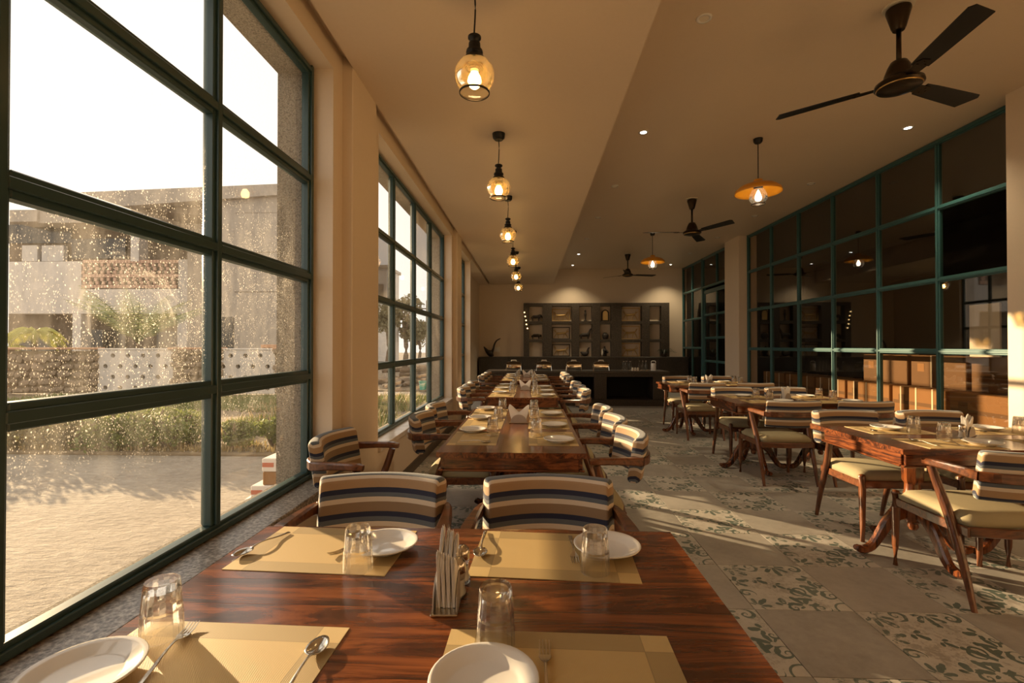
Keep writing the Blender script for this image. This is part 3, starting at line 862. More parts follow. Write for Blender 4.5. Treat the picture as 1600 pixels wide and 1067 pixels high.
# ================================================================== TABLES
def mk_table(L, W, nb, ped, label, loc, rz):
    t = thing('dining_table', label, 'table', loc, rz, 'rosewood dining tables')
    bw = W / nb
    bmd = None
    for k in range(nb):
        if bmd is None:
            bm = NB(); bm_box(bm, (0, 0, 0), (L, bw, .03), .0005); bmd = obj('top_board', bm, WX, t); o = bmd
        else:
            o = bmd.copy(); C.objects.link(o)
        o.location = (0, -W / 2 + (k + .5) * bw, .745)
    for s in (-1, 1):
        bm = NB(); bm_box(bm, (0, s * (W / 2 - .030), .697), (L - .06, .022, .066), .002); obj('apron', bm, WX, t)
        bm = NB(); bm_box(bm, (s * (L / 2 - .030), 0, .697), (.022, W - .082, .066), .002); obj('apron', bm, WY, t)
        bm = NB(); bm_box(bm, (0, s * (W / 2 - .022), .658), (L - .024, .030, .012), .004); obj('apron_moulding', bm, WX, t)
        bm = NB(); bm_box(bm, (s * (L / 2 - .022), 0, .658), (.030, W - .074, .012), .004); obj('apron_moulding', bm, WY, t)
    for s in (-1, 1):
        px = s * ped
        bm = NB()
        bm_lathe(bm, [(0, .22), (.052, .22), (.058, .235), (.058, .33), (.050, .345), (.044, .352), (.052, .364), (.044, .378), (.052, .392), (.046, .41), (.043, .46)], 24, (px, 0, 0))
        bm_lathe(bm, [(.043, .455), (.058, .48), (.062, .60), (.066, .66), (0, .66)], 8, (px, 0, 0), phase=PI / 8)
        p = obj('pedestal', bm, WZ, t, angle=35)
        bm = NB(); bm_box(bm, (px, 0, .675), (.10, W - .2, .03), .006); obj('cleat', bm, WY, p)
        for a in (0, 90, 180, 270):
            dx, dy = math.cos(math.radians(a)), math.sin(math.radians(a))
            q = smooth_path([(.03, .270, .075), (.10, .262, .085), (.16, .205, .070), (.215, .115, .058), (.265, .048, .050), (.315, .028, .046), (.350, .036, .040), (.362, .042, .020)], 3)
            bm = NB(); bm_bar(bm, [(px + dx * r, dy * r, z) for r, z, h in q], .046, [h for _, _, h in q]); obj('foot', bm, WZ, p)
        bm = NB(); bm_lathe(bm, [(0, .155), (.020, .16), (.03, .18), (.026, .20), (.044, .215), (.044, .225), (0, .225)], 16, (px, 0, 0)); obj('finial', bm, WZ, p, angle=40)
    bm = NB(); bm_bar(bm, [(-ped + .05, 0, .27), (ped - .05, 0, .27)], .045, .07); obj('stretcher', bm, WX, t)
    return t
TT = {}
def table(key, x0, x1, y0, y1, along, label):
    cx, cy = (x0 + x1) / 2, (y0 + y1) / 2
    if along == 'x': mk_table(x1 - x0, y1 - y0, 7, (x1 - x0) / 2 - .36, label, (cx, cy, 0), 0)
    else: mk_table(y1 - y0, x1 - x0, 7, (y1 - y0) / 2 - .40, label, (cx, cy, 0), PI / 2)
    TT[key] = (x0, x1, y0, y1)
table('A', -.856, .444, .72, 1.525, 'x', 'rosewood dining table in the foreground, beside the first window')
table('B', -.52, .31, 2.61, 4.42, 'y', 'long rosewood dining table, second in the row along the windows')
table('C', -.50, .335, 5.36, 7.17, 'y', 'long rosewood dining table, third in the row along the windows')
table('D', -.50, .34, 7.90, 9.70, 'y', 'long rosewood dining table, farthest in the window row, before the buffet')
table('P', 2.12, 3.56, 2.78, 3.57, 'x', 'rosewood dining table nearest the camera in the glass partition row')
table('Q', 2.10, 3.54, 4.93, 5.71, 'x', 'rosewood dining table, middle one in the glass partition row')
table('R', 2.08, 3.52, 7.12, 7.90, 'x', 'rosewood dining table farthest back in the glass partition row')

chair(-.585, 1.555, 180 + 1, 'striped armchair facing the camera across the foreground table, nearer the window')
chair(.065, 1.555, 180 - 1, 'striped armchair facing the camera across the foreground table, nearer the aisle')
ROWN = {'B': 'second table of the window row', 'C': 'third table of the window row', 'D': 'last table of the window row'}
PLC = ['near', 'middle', 'far']
chair(-.845, 2.76, -90 - 3, 'striped armchair pulled out against the wall by the first pilaster')
chair(-.505, 3.60, -90, 'striped armchair tucked in, window side, middle place, second table of the window row')
chair(-.52, 4.24, -90, 'striped armchair tucked in, window side, far place, second table of the window row')
for y, w, x in ((2.93, 0, .300), (3.52, 1, .298), (4.11, 2, .295)):
    chair(x, y, 90 + (2 if w == 0 else 0), 'striped armchair on the aisle side, %s place, second table of the window row' % PLC[w])
for key, ys in (('C', (5.78, 6.34, 6.90)), ('D', (8.22, 8.80, 9.38))):
    for i, y in enumerate(ys):
        chair(TT[key][0] - .002 * i, y + (.14 if key == 'C' and i == 0 else .06), -90, 'striped armchair on the window side, %s place, %s' % (PLC[i], ROWN[key]))
        chair(TT[key][1] - .008 + .003 * i, y, 90, 'striped armchair on the aisle side, %s place, %s' % (PLC[i], ROWN[key]))
RN = {'P': 'nearest table by the glass partition', 'Q': 'middle table by the glass partition', 'R': 'farthest table by the glass partition'}
for key, yn, yf in (('P', 2.775, 3.605), ('Q', 4.925, 5.745), ('R', 7.115, 7.935)):
    chair(2.50, yn, 0, 'striped armchair with its back to the camera, aisle end, ' + RN[key])
    chair(3.17, yn, 0, 'striped armchair with its back to the camera, partition end, ' + RN[key])
    chair(2.54, yf, 180, 'striped armchair facing the camera, aisle end, ' + RN[key])
    chair(3.20, yf, 180, 'striped armchair facing the camera, partition end, ' + RN[key])

# ================================================================== TABLEWARE
ZT = .760
def mk_plate():
    bm = NB(); R = .094
    bm_lathe(bm, [(0, .004), (.045, .004), (.052, .0015), (.055, 0), (.058, .0015), (.062, .005), (.085, .0165), (R, .0205), (R + .001, .0225), (R - .001, .0240), (.084, .0200), (.064, .0095), (.058, .0075), (0, .0070)], 40)
    return obj('side_plate', bm, PORC, smooth=True)
def mk_tumbler():
    n = 20
    out = [(.0385, 0), (.0380, .030), (.0366, .052), (.0362, .056), (.0330, .100), (.0318, .109), (.0300, .112), (0, .1125)]
    inn = [(0, .092), (.0270, .092), (.0290, .086), (.0345, .050), (.0362, .028), (.0370, 0)]
    def mod(i, k): return (math.cos(PI / 10) * .955 if k % 2 else 1.0) if 3 <= i <= 5 else 1.0
    bm = NB(); bm_lathe(bm, out + inn, n, close=True, mod=mod)
    return obj('tumbler', bm, TUMBLER, angle=9)
def mk_fork():
    bm = NB()
    p = smooth_path([(0, -.095, .004, .011, .0022), (0, -.05, .0065, .008, .0022), (0, -.01, .012, .0052, .0024), (0, .022, .0125, .0050, .0024), (0, .036, .0085, .013, .0020), (0, .048, .0065, .0225, .0018), (0, .056, .0062, .0235, .0016)], 4)
    bm_bar(bm, [q[:3] for q in p], [q[3] for q in p], [q[4] for q in p])
    for k in range(4):
        x = (k - 1.5) * .0062
        bm_bar(bm, [(x, .054, .0062), (x, .075, .0050), (x, .098, .0085)], [.0036, .0030, .0016], [.0016, .0016, .0012])
    return obj('fork', bm, STEEL, angle=40)
def mk_spoon():
    bm = NB()
    p = smooth_path([(0, -.095, .004, .011, .0022), (0, -.05, .0065, .008, .0022), (0, -.01, .012, .0052, .0024), (0, .026, .0125, .0050, .0024), (0, .042, .0085, .008, .0020)], 4)
    bm_bar(bm, [q[:3] for q in p], [q[3] for q in p], [q[4] for q in p])
    n, mr = 20, 5; top, bot = [], []
    for r in range(1, mr + 1):
        f = r / mr
        for arr, off in ((top, .0012), (bot, 0)):
            arr.append([bm.verts.new((.020 * f * math.cos(2 * PI * k / n) * (1 - .12 * math.sin(2 * PI * k / n)), .068 + .031 * f * math.sin(2 * PI * k / n), .0015 + .0075 * f * f + off)) for k in range(n)])
    for arr, z in ((top, .0027), (bot, .0015)):
        c = bm.verts.new((0, .068, z))
        for k in range(n): bm.faces.new((arr[0][k], arr[0][(k + 1) % n], c))
        for a, b in zip(arr, arr[1:]):
            for k in range(n): bm.faces.new((a[k], a[(k + 1) % n], b[(k + 1) % n], b[k]))
    for k in range(n): bm.faces.new((top[-1][k], top[-1][(k + 1) % n], bot[-1][(k + 1) % n], bot[-1][k]))
    return obj('spoon', bm, STEEL, smooth=True)
def mk_mat_obj():
    bm = NB(); bm_box(bm, (0, 0, .0009), (.44, .295, .0018)); return obj('placemat', bm, MATM)
PROTO = {'side_plate': mk_plate(), 'tumbler': mk_tumbler(), 'fork': mk_fork(), 'spoon': mk_spoon(), 'placemat': mk_mat_obj()}
CAT = {'side_plate': 'plate', 'tumbler': 'glass', 'fork': 'fork', 'spoon': 'spoon', 'placemat': 'placemat'}
GRP = {'side_plate': 'white plates on the dining tables', 'tumbler': 'upturned tumblers on the dining tables', 'fork': 'forks on the dining tables', 'spoon': 'spoons on the dining tables', 'placemat': 'woven placemats on the dining tables'}
LOOK = {'side_plate': 'white round porcelain plate', 'tumbler': 'upturned faceted glass tumbler', 'fork': 'steel fork', 'spoon': 'steel spoon', 'placemat': 'golden woven placemat'}
_pu = set()
def put(k, x, y, deg, where, dz=0.0, tilt=0.0):
    o = PROTO[k]
    if k in _pu: o = o.copy(); C.objects.link(o)
    _pu.add(k)
    o.location = (x, y, ZT + dz); o.rotation_euler = (tilt, 0, math.radians(deg))
    return tag(o, LOOK[k] + ', ' + where, CAT[k], GRP[k])
MT = .0018

# foreground table, item by item
fa = 'foreground table'
put('placemat', -.585, 1.360, -2.5, 'far place nearer the window, ' + fa)
put('placemat', .066, 1.347, -3.0, 'far place nearer the aisle, ' + fa)
put('placemat', -.60, .838, -1.5, 'near place nearer the window, ' + fa)
put('placemat', .054, .832, -1.0, 'near place nearer the aisle, ' + fa)
put('side_plate', -.420, 1.362, 0, 'far place nearer the window, ' + fa, MT)
put('side_plate', .220, 1.370, 0, 'far place nearer the aisle, ' + fa, MT)
put('side_plate', -.785, .805, 0, 'near place nearer the window, ' + fa, MT)
put('side_plate', -.079, .812, 0, 'near place nearer the aisle, ' + fa, MT)
put('tumbler', -.453, 1.237, 8, 'far place nearer the window, ' + fa, MT)
put('tumbler', .170, 1.250, 3, 'far place nearer the aisle, ' + fa, MT)
put('tumbler', -.748, .940, 14, 'near place nearer the window, ' + fa, MT)
put('tumbler', -.068, .943, 5, 'near place nearer the aisle, ' + fa, MT)
put('spoon', -.785, 1.372, 161, 'far place nearer the window, ' + fa, MT)
put('fork', -.495, 1.375, 138, 'far place nearer the window, ' + fa, MT)
put('spoon', -.140, 1.40, 180, 'far place nearer the aisle, ' + fa, MT)
put('fork', .123, 1.372, 180, 'far place nearer the aisle, ' + fa, MT)
put('fork', -.688, .880, 10, 'near place nearer the window, ' + fa, MT)
put('spoon', -.410, .838, 0, 'near place nearer the window, ' + fa, MT)
put('fork', .028, .842, 0, 'near place nearer the aisle, ' + fa, MT)

def mk_holder():
    """napkin holder: base plate with two half-round cheeks; long axis local x"""
    t = thing('napkin_holder', 'x', 'napkin holder')
    bm = NB(); bm_box(bm, (0, 0, .003), (.150, .060, .006), .002); obj('base', bm, STEEL, t)
    for s in (-1, 1):
        P = [(.062 * math.cos(PI * k / 16), .006 + .062 * math.sin(PI * k / 16)) for k in range(17)]
        bm = NB(); bm_prism(bm, P, 1, s * .026 - .0012, s * .026 + .0012); obj('cheek', bm, SATIN, t)
    return t
HOLD = mk_holder(); _hu = []
def mk_napkin():
    bm = NB()
    # folded triangle: peak leaning to +x
    P = [(-.050, .0), (.045, .0), (.060, .05), (.075, .112), (.069, .122), (.052, .113), (.002, .073), (-.040, .048)]
    for k, (q, s) in enumerate(((.975, .965), (1.0, 1.0), (.985, .975), (.995, .99), (.97, .95))):
        n0 = len(bm.verts); bm_prism(bm, [(u * q, v * s) for u, v in P], 1, -.0004, .0004)
        bm.verts.ensure_lookup_table()
        for v in bm.verts[n0:]: v.co.y += (k - 2) * (.00095 + .0011 * v.co.z / .12)
    return obj('napkin', bm, NAPK)
NAP = mk_napkin(); _nu = []
def holder(x, y, deg, where, nlab, dz=0, squeeze=1.0, n=3):
    lab = 'steel napkin holder with fanned white napkins, ' + where
    if not _hu: h = HOLD; h.location = (x, y, ZT + dz); h.rotation_euler.z = math.radians(deg); tag(h, lab, 'napkin holder', 'napkin holders on the tables'); _hu.append(1)
    else: h = dup(HOLD, (x, y, ZT + dz), math.radians(deg), lab, 'napkin holders on the tables')
    a = math.radians(deg); c, s = math.cos(a), math.sin(a)
    for side in (-1, 1):
        for k in range(n):
            o = NAP
            if _nu: o = o.copy(); C.objects.link(o)
            _nu.append(1)
            u = side * .004; v = (-(n - .5) * .0056 + k * .0112 + (.0056 if side > 0 else 0))
            o.location = (x + c * u - s * v, y + s * u + c * v, ZT + dz + .0062)
            o.rotation_euler = (random.uniform(-.02, .02), random.uniform(-.035, .035), a + (0 if side > 0 else PI))
            o.scale = (1, 1, 1 + .05 * k)
            if deg > 80: w = 'peaking %s, %s from the right' % ('far' if side > 0 else 'near', ('first', 'second', 'third', 'fourth')[k])
            else: w = 'peaking %s, %s of three' % ('right' if side > 0 else 'left', ('nearest', 'middle', 'farthest')[k])
            tag(o, 'white napkin %s, in holder on %s' % (w, nlab), 'napkin', 'napkins in the holder, ' + nlab)
holder(-.190, 1.10, 92, fa, fa, n=4)

def mk_shaker():
    t = thing('salt_shaker', 'x', 'shaker')
    bm = NB()
    def mod(i, k): return 1.0 if k % 2 == 0 else .965
    bm_lathe(bm, [(0, 0), (.020, 0), (.0215, .004), (.0205, .014), (.0170, .020), (.0165, .048), (.0185, .056), (.0175, .062), (.0155, .064), (0, .064)], 16, mod=mod)
    obj('glass_jar', bm, TUMBLER, t, angle=25)
    bm = NB(); bm_lathe(bm, [(0, .006), (.0140, .006), (.0140, .042), (0, .044)], 14); obj('salt', bm, SALT, t, angle=40)
    bm = NB(); bm_lathe(bm, [(.0180, .058), (.0190, .061), (.0190, .074), (.0175, .082), (.0110, .089), (0, .0905)], 20); obj('cap', bm, STEEL, t, angle=40)
    return t
SH = mk_shaker(); SH.location = (-.170, 1.115, ZT); SH['label'] = 'glass salt shaker with steel cap, nearer one beside the foreground napkin holder'; SH['group'] = 'shakers on the dining tables'
dup(SH, (-.170, 1.185, ZT), None, 'glass pepper shaker with steel cap, just behind the foreground salt shaker')

# settings of the long tables: diners sit on the x sides
def rj(a): return random.uniform(-a, a)
def long_table(key, ys, hold_y, spec=None):
    x0, x1, y0, y1 = TT[key]; nm = ROWN[key]
    for side in (-1, 1):
        for i, y in enumerate(ys):
            w = '%s side, %s place, %s' % ('window' if side < 0 else 'aisle', PLC[i], nm)
            ex = x0 if side < 0 else x1
            mx = ex - side * .170
            put('placemat', mx, y, 90 + rj(1.5), w)
            py = y + (.20 if side < 0 else -.12) + rj(.02)
            put('side_plate', ex - side * (.128 + rj(.01)), py, 0, w, MT)
            put('tumbler', ex - side * (.272 + rj(.008)), y + (.12 if side < 0 else .06) + rj(.03), random.uniform(0, 36), w, MT)
            put('fork', ex - side * (.20 + rj(.02)), y + (.05 if side < 0 else -.20 + .20), side * 90 * -1 + 180 + rj(14), w, MT)
            put('spoon', ex - side * (.20 + rj(.02)), y - (.14 if side < 0 else -.15), side * 90 * -1 + 180 + rj(14), w, MT)
    holder((x0 + x1) / 2 + .02, hold_y, 0, nm, nm)
long_table('B', (3.02, 3.58, 4.15), 3.62)
long_table('C', (5.66, 6.24, 6.84), 6.30)
long_table('D', (8.20, 8.80, 9.38), 8.85)
def cross_table(key, spec):
    x0, x1, y0, y1 = TT[key]; nm = RN[key]
    for yi, yside in enumerate((y0, y1)):
        sg = 1 if yi == 0 else -1
        for xi, x in enumerate((x0 + .39, x0 + 1.08)):
            w = '%s side, %s end, %s' % ('near' if yi == 0 else 'far', 'aisle' if xi == 0 else 'partition', nm)
            put('placemat', x, yside + sg * .170, rj(1.5), w)
            put('side_plate', x + (.16 if yi == 0 else -.02) + rj(.02), yside + sg * (.135 + rj(.01)), 0, w, MT)
            put('tumbler', x + (.07 if yi == 0 else .08) + rj(.03), yside + sg * (.262 + rj(.01)), random.uniform(0, 36), w, MT)
            put('fork', x + .02 - .03 * xi, yside + sg * .16, (0 if yi == 0 else 180) + rj(12), w, MT)
            put('spoon', x - .14, yside + sg * .17, (0 if yi == 0 else 180) + rj(25), w, MT)
    holder(x0 + .72, (y0 + y1) / 2 + .02, 35, nm, nm)
for k in 'PQR': cross_table(k, None)
dup(SH, (TT['P'][0] + .64, 3.14, ZT), None, 'glass salt shaker with steel cap on the nearest table by the partition')

# ================================================================== BACK WALL, SHELVES, BUFFET
ledge = thing('stone_ledge', 'long dark stone ledge running along the back wall', 'ledge', (1.5, 14.1, 0))
def part(name, parent, lo, hi, mat, bev=.004):
    bm = NB(); lo, hi = Vector(lo) - parent.location, Vector(hi) - parent.location
    bm_box(bm, (lo + hi) / 2, hi - lo, bev); return obj(name, bm, mat, parent)
part('ledge_top', ledge, (-1.5, 13.80, .985), (4.57, 14.44, 1.02), DARKST)
xs = [-1.5 + k * .867 for k in range(8)]
for a, b in zip(xs, xs[1:]): part('front_panel', ledge, (a + .002, 13.83, .0), (b - .002, 13.87, .985), DARKST)

shelf = thing('display_shelf', 'dark stone display shelf with eighteen square niches on the back wall', 'shelf', (1.98, 14.3, 1.02))
cols = [(-.02, .38), (.66, 1.26), (1.48, 1.86), (2.10, 2.43), (2.74, 3.34), (3.57, 3.91)]
rows = [(1.022, 1.46), (1.54, 1.995), (2.085, 2.535)]
ed = [-.19] + [v for c in cols for v in c] + [4.15]
for a, b in zip(ed[0::2], ed[1::2]): part('upright', shelf, (a, 14.26, 1.021), (b, 14.448, 2.63), NICHE)
for c in cols:
    for lo, hi in ((1.46, 1.54), (1.995, 2.085), (2.535, 2.63)): part('shelf_board', shelf, (c[0], 14.262, lo), (c[1], 14.448, hi), NICHE)

buf = thing('buffet_counter', 'dark stone buffet counter with open bays before the back wall', 'counter', (1.1, 11.1, 0))
part('worktop', buf, (-1.0, 10.72, .72), (3.12, 11.5, .775), DARKST)
part('plinth', buf, (-.98, 10.68, 0), (3.16, 11.45, .14), DARKST)
part('back_panel', buf, (-.98, 11.32, .14), (3.10, 11.40, .72), DARKIN)
for a, b in ((-.98, -.60), (.20, .42), (.95, 1.0), (1.45, 1.73), (2.76, 3.10)): part('pier', buf, (a, 10.75, .14), (b, 11.32, .72), DARKST)
for a, b in ((-.60, .20), (.42, .95), (1.0, 1.45), (1.73, 2.76)): part('lintel', buf, (a, 10.76, .645), (b, 10.80, .72), DARKST)

def mk_chafer():
    t = thing('chafing_dish', 'x', 'chafing dish')
    bm = NB()
    for sx in (-1, 1):
        for sy in (-1, 1): bm_tube(bm, [(sx * .175, sy * .125, 0), (sx * .165, sy * .115, .12)], .008, 8)
    bm_bar(bm, [(-.17, -.12, .115), (.17, -.12, .115)], .010, .012); bm_bar(bm, [(-.17, .12, .115), (.17, .12, .115)], .010, .012)
    obj('stand', bm, CHROME, t)
    bm = NB(); bm_box(bm, (0, 0, .095), (.33, .235, .085), .012, seg=2); obj('water_pan', bm, CHROME, t, angle=40)
    bm = NB(); bm_box(bm, (0, 0, .142), (.355, .26, .012), .004); obj('rim', bm, CHROME, t)
    bm = NB(); P = [(-.17, .148), (.17, .148), (.165, .168), (.145, .190), (.10, .205), (.03, .213), (-.03, .213), (-.10, .205), (-.145, .190), (-.165, .168)]
    bm_prism(bm, P, 1, -.12, .12); l = obj('lid', bm, BRONZE, t, angle=40); l['label'] = 'dark domed lid'
    bm = NB(); bm_bar(bm, [(-.055, -.02, .210), (-.05, -.02, .236), (.05, -.02, .236), (.055, -.02, .210)], .03, .014, up=(0, 1, 0)); obj('lid_handle', bm, IVORY, l)
    return t
CD = mk_chafer(); CD['group'] = 'chafing dishes on the buffet'
for i, (px, lab) in enumerate([(803, 'leftmost'), (850, 'second from the left'), (896, 'third from the left'), (938, 'rightmost')]):
    x = (px - 828) / 740 * 11.0
    lb = 'steel chafing dish on the stone buffet counter, ' + lab
    if i == 0: CD.location = (x, 11.0, .775); CD['label'] = lb
    else: dup(CD, (x, 11.0, .775), rj(.05), lb)
def lathe_thing(name, prof, mat, loc, label, cat, group=None, n=16, angle=40):
    bm = NB(); bm_lathe(bm, prof, n); o = obj(name, bm, mat, angle=angle, loc=loc); return tag(o, label, cat, group)
for i, px in enumerate((973, 979, 983)):
    lathe_thing('glass_jar', [(0, 0), (.034, 0), (.036, .02), (.036, .14), (.026, .165), (.022, .20), (.026, .22), (0, .22)], TUMBLER, ((px - 828) / 67.5, 10.98 + .12 * (i % 2), .775), 'clear glass carafe on the buffet, %s of three' % ('first', 'second', 'third')[i], 'carafe', 'glass carafes on the buffet')
for i, px in enumerate((986, 990, 994)):
    lathe_thing('small_jar', [(0, 0), (.022, 0), (.024, .05), (.02, .06), (.02, .075), (0, .078)], IVORY, ((px - 828) / 67.5, 10.9, .775), 'small pale jar on the buffet, %s of three' % ('first', 'second', 'third')[i], 'jar', 'small jars on the buffet')
for i, px in enumerate((997.5, 1002.5, 1007.5)):
    lathe_thing('glass_bottle', [(0, 0), (.024, 0), (.026, .01), (.026, .12), (.012, .165), (.011, .225), (.014, .235), (0, .236)], TUMBLER, ((px - 828) / 67.5, 10.98, .775), 'slim clear bottle on the buffet, %s of three' % ('first', 'second', 'third')[i], 'bottle', 'slim bottles on the buffet')
t = thing('white_canister', 'white canister with handle near the right end of the buffet', 'canister', ((1019 - 828) / 67.5, 10.98, .775))
bm = NB(); bm_lathe(bm, [(0, 0), (.055, 0), (.060, .012), (.060, .15), (.052, .172), (0, .175)], 20); obj('body', bm, PORC, t, angle=40)
bm = NB(); bm_tube(bm, smooth_path([(-.05, 0, .16), (-.046, 0, .215), (0, 0, .225), (.046, 0, .215), (.05, 0, .16)], 4), .009, 8); obj('handle', bm, PORC, t)
bm = NB(); bm_box(bm, (0, 0, .006), (.62, .26, .012), .004); tag(obj('serving_tray', bm, STEEL, loc=((1000 - 828) / 67.5, 11.2, .775)), 'flat steel tray lying behind the bottles on the buffet', 'tray')

# ornaments ---------------------------------------------------------------
FIG = plain('dark_carved_wood', (.030, .020, .014), .5)
GOLD = plain('dull_gold', (.60, .40, .16), .45, .45, var=.2, scale=12)
CREAMC = plain('pale_ceramic', (.62, .56, .47), .5)
def nx(c): return (cols[c][0] + cols[c][1]) / 2
def skin(name, verts, edges, radii, mat, loc, label, cat, parent=None):
    me = bpy.data.meshes.new(name); me.from_pydata([Vector(v) for v in verts], edges, [])
    o = bpy.data.objects.new(name, me); C.objects.link(o); o.location = loc
    m = o.modifiers.new('Skin', 'SKIN'); m.use_smooth_shade = True
    for i, r in enumerate(radii): me.skin_vertices[0].data[i].radius = (r, r)
    me.skin_vertices[0].data[0].use_root = True
    s = o.modifiers.new('Sub', 'SUBSURF'); s.levels = 1; s.render_levels = 2
    me.materials.append(mat)
    if label: tag(o, label, cat)
    return o
FY = 14.34
def quad(name, loc, sc, mat, label, trunk=None, neck=None, hump=0):
    """small four-legged figurine facing +x"""
    V = [(0, 0, .11), (-.07, 0, .115 + hump), (-.10, 0, .11), (.07, 0, .12 + hump), (.10, 0, .125), (-.095, .025, .06), (-.095, .025, .0), (-.095, -.025, .06), (-.095, -.025, 0), (.085, .025, .06), (.085, .025, 0), (.085, -.025, .06), (.085, -.025, 0)]
    Ed = [(0, 1), (1, 2), (0, 3), (3, 4), (2, 5), (5, 6), (2, 7), (7, 8), (4, 9), (9, 10), (4, 11), (11, 12)]
    R = [.048, .046, .036, .05, .036, .018, .013, .018, .013, .018, .013, .018, .013]
    for p, r in (neck or []):
        V.append(p); Ed.append((4 if len(V) == 14 else len(V) - 2, len(V) - 1)); R.append(r)
    V.append((-.14, 0, .08)); Ed.append((2, len(V) - 1)); R.append(.008)
    return skin(name, [tuple(c * sc for c in v) for v in V], Ed, [r * sc for r in R], mat, loc, label, 'figurine')
quad('elephant_figurine', (nx(0), FY, 2.088), 1.05, FIG, 'dark elephant figurine in the top left niche', neck=[((.14, 0, .17), .045), ((.175, 0, .13), .02), ((.20, 0, .08), .014), ((.215, 0, .13), .009)], hump=.02)
quad('buffalo_figurine', (nx(0), FY, 1.543), 1.0, BRONZE, 'bronze buffalo figurine in the middle left niche', neck=[((.135, 0, .12), .034), ((.165, 0, .075), .022)])
quad('horse_figurine', (nx(2) - .02, FY, 1.543), 1.15, FIG, 'dark horse figurine with raised neck in the middle niche', neck=[((.125, 0, .20), .026), ((.15, 0, .265), .020), ((.185, 0, .275), .014)])
lathe_thing('tall_figurine', [(0, 0), (.05, 0), (.05, .02), (.02, .04), (.022, .12), (.036, .18), (.034, .23), (.018, .26), (.026, .285), (.028, .31), (.016, .335), (0, .34)], FIG, (nx(2), FY, 2.088), 'tall dark standing figurine in the top middle niche', 'figurine')
skin('bird_figurine', [(0, 0, .06), (-.10, 0, .10), (-.15, 0, .14), (.06, 0, .10), (.07, 0, .20), (.10, 0, .255), (.135, 0, .25), (0, 0, .0)], [(0, 1), (1, 2), (0, 3), (3, 4), (4, 5), (5, 6), (0, 7)], [.07, .05, .02, .05, .028, .024, .008, .06], FIG, (nx(2), FY, 1.03), 'dark cockerel figurine in the bottom middle niche', 'figurine')
skin('musician_figurine', [(0, 0, .10), (0, 0, .20), (0, 0, .26), (0, 0, .31), (.06, -.02, .17), (.10, -.04, .10), (-.05, 0, .18), (-.02, -.05, .12), (0, 0, .0)], [(0, 1), (1, 2), (2, 3), (1, 4), (4, 5), (1, 6), (6, 7), (0, 8)], [.06, .045, .022, .032, .025, .04, .024, .02, .07], FIG, (nx(3) - .02, FY, 1.03), 'dark seated figurine in the bottom niche right of the cockerel', 'figurine')
skin('ceramic_vase', [(0, 0, .03), (0, 0, .10), (0, 0, .18), (0, 0, .22)], [(0, 1), (1, 2), (2, 3)], [.03, .036, .016, .02], CREAMC, (nx(3) - .10, FY - .06, 1.03), 'pale slim ceramic ornament in front of the seated figurine', 'ornament')
lathe_thing('carved_pot', [(0, 0), (.06, 0), (.085, .05), (.095, .12), (.07, .17), (.05, .18), (.055, .20), (0, .20)], FIG, (nx(3), FY, 1.543), 'round dark carved pot in the middle right niche', 'pot')
t = thing('arched_lantern', 'arched lantern with gold front in the top niche', 'lantern', (nx(3), FY, 2.088))
P = [(-.11, 0), (.11, 0), (.11, .24)] + [(.11 * math.cos(PI * k / 10), .24 + .11 * math.sin(PI * k / 10)) for k in range(1, 10)] + [(-.11, .24)]
bm = NB(); bm_prism(bm, P, 1, 0, .06); obj('body', bm, FIG, t)
bm = NB(); bm_prism(bm, [(u * .68, v * .80 + .03) for u, v in P], 1, -.012, .004); obj('gold_front', bm, GOLD, t)
def relief(c, r, kind, label):
    t = thing('relief_panel', label, 'relief panel', (nx(c) - .02, FY + .06, rows[r][0] + .003), 0, 'relief panels in the wide niches')
    w, h = (.27, .185) if c == 1 else (.285, .20)
    for lo, hi in (((-w, -.012, 0), (w, .012, .024)), ((-w, -.012, 2 * h - .024), (w, .012, 2 * h)), ((-w, -.012, .024), (-w + .024, .012, 2 * h - .024)), ((w - .024, -.012, .024), (w, .012, 2 * h - .024))):
        bm = NB(); bm_box(bm, (Vector(lo) + Vector(hi)) / 2, Vector(hi) - Vector(lo), .003); obj('frame_bar', bm, FIG if kind < 1 else GOLD, t)
    m = GOLD; rr = random.Random(c * 10 + r); bm = NB()
    bm_tube(bm, smooth_path([(-.14, 0, h * 1.0, .030), (-.05, 0, h * .95, .036), (.06, 0, h * 1.0, .034), (.14, 0, h * 1.1, .026)], 3) and [(-.14, 0, h), (-.05, 0, h * .95), (.06, 0, h), (.14, 0, h * 1.1)], [.026, .034, .032, .024], 8)
    for x, dx in ((-.13, -.09), (-.10, .03), (.10, -.04), (.13, .09)): bm_tube(bm, [(x, 0, h * .95), (x + dx * .6, 0, h * .5), (x + dx, 0, .03)], [.016, .011, .008], 6)
    for s in (-1, 1):
        for k in range(3):
            a = rr.uniform(.3, 1.3); l = rr.uniform(.09, .14)
            bm_tube(bm, [(s * .15, 0, h * 1.1), (s * (.15 + l * .5 * math.cos(a)), 0, h * 1.1 + l * .7 * math.sin(a)), (s * min(.235, .15 + l * math.cos(a)), 0, min(2 * h - .03, h * 1.1 + l * math.sin(a)))], [.012, .009, .006], 6)
    obj('relief_animal', bm, m, t)
for r, n in ((2, 'top'), (1, 'middle'), (0, 'bottom')):
    relief(1, r, 1 if r == 2 else 0, 'framed gilt animal relief in the %s left wide niche' % n)
    relief(4, r, 1, 'framed gilt animal relief in the %s right wide niche' % n)
